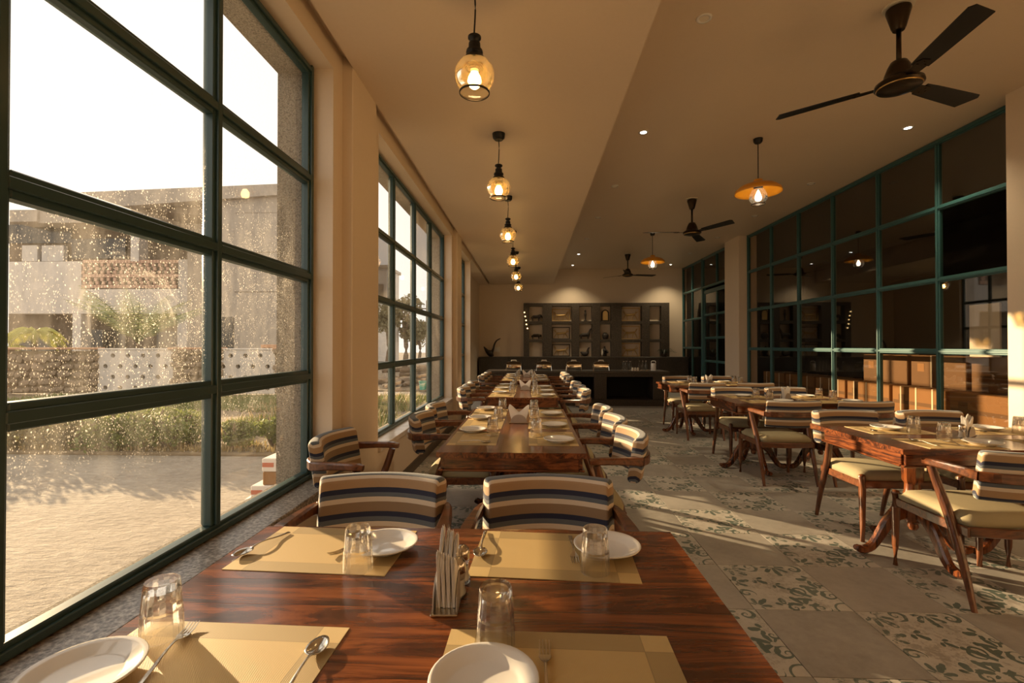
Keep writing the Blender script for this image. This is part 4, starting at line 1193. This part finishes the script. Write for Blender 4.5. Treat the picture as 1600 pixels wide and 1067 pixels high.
# crane ornament, wall plate, plant, fairy lights
bx, by = (765 - 828) / 51.8, 14.15
bm = NB(); p = smooth_path([(.10, 0, 0, .05), (.02, 0, .10, .09), (-.06, 0, .16, .06), (-.15, 0, .28, .02), (-.17, 0, .30, .006)], 4); bm_tube(bm, [q[:3] for q in p], [q[3] for q in p], 10, up=(0, 1, 0))
p = smooth_path([(.04, 0, .08, .06), (.11, 0, .20, .035), (.15, 0, .36, .024), (.21, 0, .47, .020), (.30, 0, .53, .016), (.34, 0, .55, .006)], 4); bm_tube(bm, [q[:3] for q in p], [q[3] for q in p], 10, up=(0, 1, 0))
tag(obj('bird_sculpture', bm, FIG, smooth=True, loc=(bx, by, 1.02)), 'dark long-necked bird sculpture on the left end of the ledge', 'sculpture')
bm = NB(); bm_box(bm, (0, 0, 0), (.24, .02, .17), .006); wp = obj('switch_plate', bm, IVORY, loc=((774.5 - 828) / 51.5, YB - .01, 1.35 - 6.5 / 51.5)); tag(wp, 'white switch plate on the back wall behind the bird sculpture', 'switch')
for dx in (-.06, .0, .06):
    bm = NB(); bm_box(bm, (dx, -.013, 0), (.045, .008, .09), .002); obj('rocker', bm, PORC, wp)
t = thing('potted_plant', 'dark low potted plant at the right end of the ledge', 'plant', (3.92, 14.0, 1.02))
bm = NB(); bm_lathe(bm, [(0, 0), (.07, 0), (.10, .10), (.09, .11), (0, .10)], 16); obj('pot', bm, FIG, t, angle=40)
bm = NB(); rr = random.Random(5)
for k in range(26):
    a = rr.uniform(0, 2 * PI); l = rr.uniform(.18, .38); h = rr.uniform(.02, .16)
    q = smooth_path([(0, 0, .09), (l * .5 * math.cos(a), l * .35 * math.sin(a), .10 + h), (l * math.cos(a), l * .6 * math.sin(a), .10 + h * .5)], 3)
    bm_bar(bm, q, [.012 + .02 * math.sin(PI * i / (len(q) - 1)) for i in range(len(q))], .002)
obj('leaves', bm, plain('dark_leaf', (.022, .030, .014), .5), t, kind='stuff')
t = thing('fairy_light_string', 'short string of warm fairy lights at the shelf left edge', 'fairy lights', (-.165, 14.245, 2.35))
pts = [(.0, 0, 0), (.025, 0, -.12), (.05, 0, -.24), (.06, 0, -.36), (.09, 0, -.48)]
bm = NB(); bm_tube(bm, pts, .004, 6); obj('wire', bm, BLACKM, t)
for q in pts[:]:
    bm = NB(); bm_lathe(bm, [(0, -.022), (.016, -.012), (.02, 0), (.012, .016), (0, .02)], 10, q); obj('bulb', bm, FAIRY, t, smooth=True)

# ================================================================== STORE ROOM BEHIND THE PARTITION
def mk_carton(name, x, y, z, sx, sy, sz, mat, label, straps=(), rz=0.0):
    t = thing(name, label, 'box', (x, y, z), rz, 'cartons behind the glass partition')
    bm = NB(); bm_box(bm, (0, 0, sz / 2), (sx, sy, sz), .008); obj('carton_body', bm, mat, t)
    bm = NB(); bm_box(bm, (0, 0, sz), (.05, sy * .98, .003)); bm_box(bm, (-sx / 2, 0, sz * .5), (.003, sy * .96, .045)); obj('tape', bm, CARTON2, t)
    for s in straps:
        bm = NB(); bm_box(bm, (-sx / 2 - .001, s * sy, sz / 2), (.004, .022, sz + .004)); bm_box(bm, (0, s * sy, sz + .001), (sx, .022, .004)); obj('strap', bm, TAPE, t)
    bm = NB(); bm_box(bm, (-sx / 2 - .001, sy * .30, sz * .62), (.002, sy * .13, sz * .26)); obj('printed_label', bm, CARTON2 if mat is CARTON else CARTON, t)
    return t
yy = 4.75
NW = ['first', 'second', 'third', 'fourth', 'fifth', 'sixth']
lens = [.92, .86, .90, .80, .95, .85]
for i, L in enumerate(lens):
    c = yy + L / 2
    mk_carton('carton', 5.12, c, 0, .55, L - .03, .42, CARTON, 'cardboard carton on the storeroom floor, %s from the near end' % NW[i], ())
    mk_carton('carton', 5.10, c + .02, .42, .52, L - .05, .40, CARTON, 'strapped cardboard carton in second layer, %s from the near end' % NW[i], (-.28, .02, .32) if i else (-.3,))
    if i in (0, 1, 2): mk_carton('carton', 5.34, c, .82, .55, L - .06, .40, CARTON2, 'dark cardboard carton on the top layer, %s from the near end' % NW[i], (.1,) if i else ())
    yy += L
bm = NB(); bm_box(bm, (0, 0, .30), (.025, .36, .60), .003); tag(obj('reflection_board', bm, CREAMC, loc=(5.15, 5.56, 1.221), rot=(0, .0, 0)), 'pale board added as a reflection, standing on the cartons behind the partition', 'board')  # board added to imitate a reflection in the partition glass
# ================================================================== OUTSIDE
bm = NB(); bm_box(bm, (-62, 35, -.5), (121, 120, .86)); struct('ground', bm, SAND)
bm = NB(); bm_box(bm, (-40, 9.50, -.08), (74, 7.1, .10), .02); struct('lawn', bm, SOIL)
bm = NB(); bm_box(bm, (-40, 24.5, -.08), (74, 20, .10), .02); struct('lawn_far', bm, SOIL)
GZ = -.07
rg = random.Random(3)
bmg = NB()
def blades(n, reg, h, mi):
    for _ in range(n):
        x, y = rg.uniform(reg[0], reg[1]), rg.uniform(reg[2], reg[3])
        if noise.noise((x * .8, y * .8, 0)) < -.25: continue
        hh = h * rg.uniform(.5, 1.3); a = rg.uniform(0, 2 * PI); w = .012 + hh * .04; l = hh * .5
        dx, dy = math.cos(a), math.sin(a)
        v = [bmg.verts.new(q) for q in ((x - dy * w, y + dx * w, -.035), (x + dy * w, y - dx * w, -.035), (x + dx * l, y + dy * l, -.03 + hh))]
        bmg.faces.new(v).material_index = mi
blades(26000, (-13, -1.9, 6.7, 12.6), .10, 0)
blades(5000, (-13, -1.9, 6.0, 6.7), .08, 1)
blades(5000, (-13, -1.9, 6.3, 9.0), .11, 0)
blades(2200, (-6, -1.9, 6.5, 12.6), .16, 1)
blades(900, (-3.6, -1.9, 8.5, 12.6), .15, 0)
go = obj('lawn_grass', bmg, GRASSM, kind='stuff'); go.data.materials.append(DRYG)
tag(go, 'short green and dry tan grass between the yard and the garden wall', 'grass')

def leaf_clump(bm, c, r, n, size, rnd, flat=.8):
    for _ in range(n):
        while True:
            d = Vector((rnd.uniform(-1, 1), rnd.uniform(-1, 1), rnd.uniform(-1, 1)))
            if .25 < d.length < 1: break
        p = Vector(c) + Vector((d.x * r, d.y * r, d.z * r * flat))
        ax = Vector((rnd.uniform(-1, 1), rnd.uniform(-1, 1), rnd.uniform(-.6, 1))).normalized()
        t = ax.orthogonal().normalized(); t = Matrix.Rotation(rnd.uniform(0, 6.3), 3, ax) @ t; w = ax.cross(t) * size * .32
        L = t * size * rnd.uniform(.7, 1.3)
        v = [bm.verts.new(q) for q in (p - L * .5, p + w, p + L * .5 + ax * size * .12, p - w)]
        bm.faces.new(v)
def shrub(px, py, Y, r, h, mat, label, n=1100, leaf=.06):
    b = at(px, py, Y); b.z = -.03; rnd = random.Random(int(px * 7 + py))
    t = thing('shrub', label, 'shrub', b, 0, 'shrubs along the edge of the yard')
    bm = NB()
    for k in range(7):
        a = rnd.uniform(0, 6.3); bm_tube(bm, [(0, 0, -.05), (r * .4 * math.cos(a), r * .3 * math.sin(a), h * .5), (r * .75 * math.cos(a), r * .5 * math.sin(a), h * .85)], [.018, .012, .005], 5)
    obj('stems', bm, BARK, t, kind='stuff')
    bm = NB()
    for k in range(9):
        a = rnd.uniform(0, 6.3); q = rnd.uniform(.1, .85)
        leaf_clump(bm, (r * q * math.cos(a), r * .7 * q * math.sin(a), h * rnd.uniform(.18, .75)), r * .45, n // 9, leaf, rnd)
    obj('foliage', bm, mat, t, kind='stuff')
SP = [(-45, 690, 6.38, .85, .66, LEAFD, 'dusty brown shrub at the edge of the yard, cut by the frame'), (25, 690, 6.33, .80, .52, LEAFD, 'dusty brown low shrub, leftmost in full view'),
      (85, 690, 6.28, .62, .60, LEAFD, 'dusty brown shrub left of the green bushes'), (135, 692, 6.38, .55, .56, LEAFD, 'dull green-brown shrub just left of the green bushes'),
      (172, 694, 6.18, .50, .58, LEAFM, 'green shrub at the yard edge, left of the brightest bush'), (215, 692, 6.28, .58, .70, LEAFM, 'brightest green bush at the yard edge below the perforated wall'),
      (262, 694, 6.23, .44, .52, LEAFM, 'low green shrub just right of the brightest bush'), (300, 690, 6.58, .44, .50, LEAFM, 'small green shrub left of the window mullion'),
      (364, 696, 6.18, .22, .42, LEAFM, 'small green seedling in the right pane'), (428, 694, 6.28, .28, .46, LEAFM, 'leafy green seedling beside the cement jamb')]
for px, py, Y, r, h, mt, lb in SP: shrub(px, py, Y, r, h, mt, lb)

# garden wall at Y = 12.8: stone stretches, perforated panels, coping
gw = thing('garden_wall', 'low garden wall of field stone and perforated white panels', 'wall', (-6, 12.9, 0))
def lx(px): return at(px, 600, 12.8).x
def wpart(name, bm, mat, **k): return obj(name, bm, mat, gw, loc=tuple(-gw.location), **k)
rs = random.Random(11)
stone_runs = [(-70, 150), (268, 345), (428, 470)]
for a, b in stone_runs:
    bm = NB(); x0, x1 = lx(a), lx(b); bm_box(bm, ((x0 + x1) / 2, 12.98, .6), (x1 - x0, .22, 1.2)); wpart('core', bm, SOIL)
smesh = []
for k in range(5):
    bm = NB(); bmesh.ops.create_icosphere(bm, subdivisions=1, radius=.5)
    for v in bm.verts: v.co *= rs.uniform(.85, 1.12); v.co.x = max(-.46, min(.46, v.co.x)); v.co.z = max(-.45, min(.45, v.co.z))
    o = obj('stone', bm, STONEM); smesh.append(o.data); bpy.data.objects.remove(o)
ns = 0
for a, b in stone_runs:
    x0, x1 = lx(a), lx(b); z = .02; row = 0
    while z < 1.12:
        hh = rs.uniform(.17, .30); x = x0 + rs.uniform(-.1, 0)
        while x < x1 - .06:
            w = rs.uniform(.18, .46); w = min(w, x1 - x + .04)
            o = bpy.data.objects.new('stone', rs.choice(smesh)); C.objects.link(o); o.parent = gw
            o.location = Vector((x + w / 2, 12.86, z + hh / 2 + rs.uniform(-.03, .03))) - gw.location
            o.scale = (w * 1.1, .22, hh * rs.uniform(1.0, 1.3)); o.rotation_euler = (0, rs.uniform(-.35, .35), 0); x += w; ns += 1
        z += hh
PANELM = FACADE
def perforated(px0, px1, rowsn=4):
    x0, x1 = lx(px0), lx(px1); z0, z1 = .02, 1.22
    cw = (z1 - z0) / rowsn; nx_ = max(3, round((x1 - x0) / .40)); cw2 = (x1 - x0) / nx_
    bm = NB()
    for j in range(rowsn):
        off = (j % 2) * .5
        for i in range(-1, nx_ + 1):
            a, b = x0 + (i + off) * cw2, x0 + (i + 1 + off) * cw2
            a2, b2 = max(a, x0), min(b, x1)
            if b2 - a2 < .02: continue
            lo, hi = z0 + j * cw, z0 + (j + 1) * cw
            full = b2 - a2 > cw2 * .98
            O = []; I = []
            cx, cz = (a2 + b2) / 2, (lo + hi) / 2
            if not full:
                bm_box(bm, (cx, 12.92, cz), (b2 - a2, .12, hi - lo)); continue
            for k in range(8):
                an = k * PI / 4; u, v = math.cos(an), math.sin(an); q = max(abs(u), abs(v))
                O.append((cx + u / q * (b2 - a2) / 2, cz + v / q * (hi - lo) / 2)); I.append((cx + u * .066, cz + v * .066))
            F = [[bm.verts.new((x, y, z)) for x, z in P] for P, y in ((O, 12.86), (I, 12.86), (I, 12.98), (O, 12.98))]
            for A, B in zip(F, F[1:]):
                for k in range(8): bm.faces.new((A[k], A[(k + 1) % 8], B[(k + 1) % 8], B[k]))
    wpart('perforated_panel', bm, PANELM)
    bm = NB(); bm_box(bm, ((x0 + x1) / 2, 13.03, .6), (x1 - x0, .05, 1.2)); wpart('dark_backing', bm, DARKIN)  # dark sheet added behind the panel to make its holes read dark
perforated(150, 268); perforated(335, 428)
for a, b in ((-70, 150), (262, 345), (426, 480)):
    bm = NB(); x0, x1 = lx(a), lx(b); bm_box(bm, ((x0 + x1) / 2, 12.94, 1.27), (x1 - x0, .32, .06), .01); wpart('coping', bm, COPING)
for a, b in ((150, 262), (345, 426)):
    bm = NB(); x0, x1 = lx(a), lx(b); bm_box(bm, ((x0 + x1) / 2, 12.92, 1.25), (x1 - x0, .15, .05), .01); wpart('coping', bm, PANELM)
bm = NB(); x0, x1 = lx(-3), lx(11); bm_box(bm, ((x0 + x1) / 2, 12.85, .62), (x1 - x0, .34, 1.24), .01); wpart('brick_pier', bm, COPING)

# neighbouring building
bd = thing('neighbouring_house', 'pale two-storey neighbouring building with brick screen balcony and grey side block', 'building', (-45, 62, 0))
BF = 3.0
def bpx(name, x0, x1, y0, y1, Y0, Y1, mat, bev=0.0):
    """box whose front (at Y0) covers the pixels x0..x1, y0..y1"""
    Y0, Y1 = Y0 * BF, Y0 * BF + (Y1 - Y0) * BF
    a, b = at(x0, y1, Y0), at(x1, y0, Y0)
    lo, hi = Vector((a.x, Y0, max(0, a.z))), Vector((b.x, Y1, b.z))
    bm = NB(); bm_box(bm, (lo + hi) / 2 - bd.location, hi - lo, bev); return obj(name, bm, mat, bd)
DARKW = plain('shaded_recess_wall', (.17, .125, .085), .9, var=.3, scale=2)  # shade of the recesses put into the wall colour
DARKG = plain('dark_window_glass', (.03, .027, .024), .15)
bpx('balcony_wall', 13, 126, 408, 490, 20.5, 20.9, FACADE); bpx('balcony_wall', 126, 292, 451, 490, 20.5, 20.9, FACADE)
bpx('balcony_wall', 278, 292, 405, 451, 20.5, 20.9, FACADE)
bpx('floor_slab', 13, 292, 478, 490, 20.9, 21.6, FACADE)
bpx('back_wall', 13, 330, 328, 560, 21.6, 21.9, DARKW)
bpx('column', 113, 126, 490, 552, 20.5, 21.0, FACADE); bpx('column', 277, 293, 490, 552, 20.5, 21.0, FACADE)
bpx('column', 203, 216, 340, 408, 20.5, 21.0, FACADE)
bpx('roof_parapet', 13, 56, 327, 346, 20.5, 21.9, GREYF); bpx('roof_parapet', 56, 345, 326, 348, 20.6, 24.8, GREYF)
bpx('wall_panel', 33, 57, 383, 408, 21.3, 21.5, FACADE); bpx('wall_panel', 64, 98, 383, 408, 21.3, 21.5, FACADE)
for a, b, c, d in ((30, 48, 515, 548), (60, 86, 515, 548), (140, 196, 515, 548), (245, 277, 518, 548), (5, 110, 350, 380), (110, 195, 372, 404)): bpx('window', a, b, c, d, 21.5, 21.6, DARKG)
# brick screen: courses of separate bricks with gaps
bm = NB(); n = 30
for j in range(8):
    for i in range(n):
        if i % 2 == 1 and j not in (0, 3, 7): continue
        xa = 127 + (i + (.5 if j % 2 else 0)) * 150 / n
        a, b = at(xa, 450 - (j * 5.6), 20.55 * BF), at(xa + 150 / n * .84, 450 - (j * 5.6) - 4.9, 20.55 * BF)
        bm_box(bm, ((a + b) / 2 - bd.location), (b.x - a.x, .2, b.z - a.z))
obj('brick_screen', bm, BRICKM, bd, kind='stuff')
# grey side block with sloping roof slab
bpx('side_wall', 345, 500, 300, 560, 17.0, 17.4, GREYF); bpx('side_pier', 292, 318, 345, 552, 19.0, 19.4, GREYF)
bpx('side_return', 318, 345, 320, 405, 18.5, 18.9, GREYF); bpx('side_return', 318, 345, 405, 450, 18.5, 18.7, BRICKM); bpx('side_return', 318, 345, 450, 490, 18.5, 18.9, GREYF)
bpx('side_window', 346, 364, 495, 545, 16.96, 17.0, DARKG)
for k in range(3):
    bpx('render_joint', 366, 470, 455 - k * 62, 456.2 - k * 62, 16.985, 17.0, DARKW)
A, B, Cc, D = at(150, 309, 17.5 * BF), at(470, 288, 17.0 * BF), at(470, 304, 17.0 * BF), at(215, 330, 17.5 * BF)
P = [(v.x - bd.location.x, v.z) for v in (A, B, Cc, D)]
bm = NB(); bm_prism(bm, P, 1, 16.8 * BF - bd.location.y, 24 * BF - bd.location.y); obj('roof_slab', bm, GREYF, bd)
A, B, Cc, D = at(215, 330, 17.8 * BF), at(470, 303, 17.2 * BF), at(470, 330, 17.2 * BF), at(345, 345, 17.8 * BF)
P = [(v.x - bd.location.x, v.z) for v in (A, B, Cc, D)]
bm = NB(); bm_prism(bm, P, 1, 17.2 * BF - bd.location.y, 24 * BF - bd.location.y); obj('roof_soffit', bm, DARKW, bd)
# ochre planter on the side block ledge
bm = NB(); c = at(440, 541, 13.4)
bm_box(bm, (c.x, 13.4, c.z), (1.0, .4, .10), .01); po = obj('planter_trough', bm, COPING); po.location = (0, 0, 0)
tag(po, 'long brown planter trough behind the right stone pier', 'planter')
bm = NB(); rr = random.Random(2)
for k in range(40): 
    a = rr.uniform(0, 6.3); l = rr.uniform(.2, .4)
    bm_bar(bm, [(c.x + .25, 13.4, c.z + .05), (c.x + .25 + l * .5 * math.cos(a), 13.4 + l * .4 * math.sin(a), c.z + .2), (c.x + .25 + l * math.cos(a), 13.4 + l * .6 * math.sin(a), c.z + .22)], [.02, .016, .004], .003)
obj('foliage', bm, LEAFD, po, kind='stuff')
bm = NB(); bm_box(bm, (c.x, 13.4, (c.z - .05) / 2), (.9, .3, c.z - .05)); obj('trough_base', bm, GREYF, po)

def palm(px, py, Y, h, n, L, mat, label, droop, seed):
    b = at(px, py, Y); b.z = 0; rnd = random.Random(seed)
    t = thing('young_palm', label, 'palm', b)
    bm = NB(); bm_tube(bm, [(0, 0, 0), (.02, 0, h * .5), (0, 0, h)], [.09, .07, .05], 8); obj('stem', bm, BARK, t)
    for k in range(n):
        a = 2 * PI * k / n + rnd.uniform(-.3, .3); e = rnd.uniform(.55, 1.2) + (.25 if droop < .4 else 0); l = L * rnd.uniform(.8, 1.15)
        pts = [Vector((math.cos(a) * l * s * math.cos(e * (1 - s * .3)), math.sin(a) * l * s * math.cos(e * (1 - s * .3)), h + l * s * math.sin(e) - droop * l * s * s)) for s in (0, .2, .4, .6, .8, 1)]
        bm = NB(); bm_tube(bm, pts, [.016, .014, .012, .010, .007, .004], 4)
        q = smooth_path(pts, 5)
        for i in range(3, len(q)):
            p = Vector(q[i]); d = (Vector(q[i]) - Vector(q[i - 1])).normalized(); w = d.cross(Vector((0, 0, 1)))
            if w.length < .01: continue
            w.normalize(); ll = l * .30 * math.sin(PI * min(1, .15 + i / len(q) * .85))
            for s in (-1, 1):
                tip = p + w * s * ll * .7 + d * ll * .6 - Vector((0, 0, ll * (.25 + droop * .4)))
                v = [bm.verts.new(z) for z in (p - d * .022, p + d * .022, tip)]; bm.faces.new(v)
        obj('frond', bm, mat, t)
palm(54, 560, 14.9, 1.75, 13, 1.15, PALMM, 'yellow-green drooping palm behind the stone garden wall', 1.1, 4)
palm(215, 560, 15.9, 1.45, 15, 2.6, PALMG, 'grey-green feathery palm behind the perforated panel', .22, 9)
palm(6, 560, 14.2, 1.15, 9, .75, PALMM, 'small green palm at the left end of the garden wall', .7, 12)

# stacked packs of tiles outside the first window
RED = plain('red_print', (.52, .16, .09), .8)
PACK = plain('white_tile_pack', (.74, .67, .60), .7, var=.06, scale=9)
for k, (dx, dy, z, rz) in enumerate([(-2.10, 3.98, -.07, .05), (-2.03, 3.99, .036, .10), (-1.955, 3.97, .142, .03), (-1.885, 4.0, .248, .08), (-1.865, 3.98, .354, .0)]):
    m = CARTON if k == 3 else PACK
    t = thing('tile_pack', '%s tile pack outside the first window, %s in the stack' % ('brown' if m is CARTON else 'white and red printed', ['lowest', 'second', 'third', 'fourth', 'topmost'][k]), 'box', (dx, dy, z), rz, 'packs of tiles stacked outside')
    bm = NB(); bm_box(bm, (0, 0, .053), (.50, .62, .105), .006); obj('pack_body', bm, m, t)
    if m is PACK:
        for q in (-.20, -.09, .02, .13, .21):
            bm = NB(); bm_box(bm, (q, -.311, .055), (.09, .003, .034)); bm_box(bm, (.251, q, .055), (.003, .11, .03)); obj('red_print', bm, RED, t)

# view from the second window: trees, pole, rubble, bucket, distant house
def tree(px, Y, ht, r, mat, label, seed, n=1500, leaf=.24):
    b = at(px, 560, Y); b.z = 0; rnd = random.Random(seed)
    t = thing('tree', label, 'tree', b, 0, 'trees beyond the lawn')
    bm = NB(); bm_tube(bm, smooth_path([(0, 0, 0), (.1, 0, ht * .3), (-.1, .1, ht * .62)], 3), [.16, .15, .14, .13, .12, .10, .08], 7)
    for k in range(5):
        a = rnd.uniform(0, 6.3); bm_tube(bm, [(0, 0, ht * .4), (r * .4 * math.cos(a), r * .4 * math.sin(a), ht * .65), (r * .7 * math.cos(a), r * .7 * math.sin(a), ht * .85)], [.07, .05, .02], 5)
    obj('trunk', bm, BARK, t)
    bm = NB()
    for k in range(14):
        a = rnd.uniform(0, 6.3); q = rnd.uniform(0, .85)
        leaf_clump(bm, (r * q * math.cos(a), r * q * math.sin(a), ht * rnd.uniform(.45, .95)), r * .42, n // 14, leaf, rnd)
    obj('crown', bm, mat, t, kind='stuff')
tree(632, 26, 4.3, 1.25, LEAFD, 'green tree in the second window, left of the pole', 1)
tree(605, 34, 4.6, 1.6, LEAFD, 'pale tree at the left edge of the second window', 2)
tree(655, 44, 3.6, 1.7, LEAFD, 'low distant tree beside the utility pole', 3)
tree(700, 50, 3.0, 1.6, LEAFD, 'low distant tree right of the utility pole', 5)
b = at(667, 560, 40); b.z = 0
t = thing('utility_pole', 'thin utility pole with crossarm far beyond the lawn', 'pole', b)
bm = NB(); bm_tube(bm, [(0, 0, 0), (0, 0, 5.2)], [.12, .08], 8); obj('post', bm, BARK, t)
bm = NB(); bm_box(bm, (0, 0, 4.5), (1.6, .1, .1)); bm_tube(bm, [(-.6, 0, 4.55), (-.6, 0, 4.85)], .05, 6); bm_tube(bm, [(.6, 0, 4.55), (.6, 0, 4.85)], .05, 6); obj('crossarm', bm, BARK, t)
dh = thing('distant_house', 'plain distant house at the left edge of the second window', 'building', at(588, 560, 40) * 1)
dh.location.z = 0; w = at(600, 560, 40).x - at(570, 560, 40).x
bm = NB(); bm_box(bm, (0, 2, 4.0), (w, 4, 8.0)); obj('wall', bm, FACADE, dh)
bm = NB(); bm_box(bm, (0, 2, 8.1), (w + .3, 4.4, .25)); obj('roof', bm, GREYF, dh)
bm = NB(); bm_box(bm, (w * .25, -.03, 6.0), (.4, .06, 1.2)); obj('window', bm, DARKG, dh)
rr = random.Random(8)
for k in range(26):
    px = rr.uniform(598, 692); Y = rr.uniform(14.2, 18.5); b = at(px, 580, Y)
    s = rr.uniform(.22, .55)
    o = bpy.data.objects.new('rubble_stone', rr.choice(smesh)); C.objects.link(o); o.location = (b.x, Y, .02 + s * .18 + (.25 if k % 3 == 0 else 0) * s)
    o.scale = (s * 1.4, s, s * .62); o.rotation_euler = (rr.uniform(-.2, .2), rr.uniform(-.2, .2), rr.uniform(0, 6))
    tag(o, 'grey-brown rubble stone in the heap beyond the lawn', 'stone', 'rubble stones beyond the lawn')
for k in range(6):
    b = at(rr.uniform(600, 690), 580, rr.uniform(14.5, 17.5)); a = rr.uniform(-.5, .5); L = rr.uniform(.7, 1.2)
    bm = NB(); bm_tube(bm, [(-L * math.cos(a), -L * math.sin(a), 0), (0, 0, .05), (L * math.cos(a), L * math.sin(a), .06)], [.07, .08, .06], 7)
    tag(obj('log', bm, BARK, smooth=True, loc=(b.x, b.y, .30 + .05 * k)), 'weathered log lying across the rubble heap', 'log', 'logs on the rubble heap')
b = at(661, 606, 14.2)
t = thing('plastic_bucket', 'turquoise plastic bucket by the rubble heap', 'bucket', (b.x, 14.2, .02))
bm = NB(); bm_lathe(bm, [(0, 0), (.09, 0), (.125, .25), (.135, .25), (.135, .265), (.118, .262), (.085, .01), (0, .01)], 20); obj('body', bm, plain('turquoise_plastic', (.02, .36, .30), .4), t, angle=40)
bm = NB(); bm_tube(bm, smooth_path([(-.13, 0, .25), (-.09, -.10, .20), (0, -.14, .17), (.09, -.10, .20), (.13, 0, .25)], 3), .005, 6); obj('bail_handle', bm, STEEL, t)
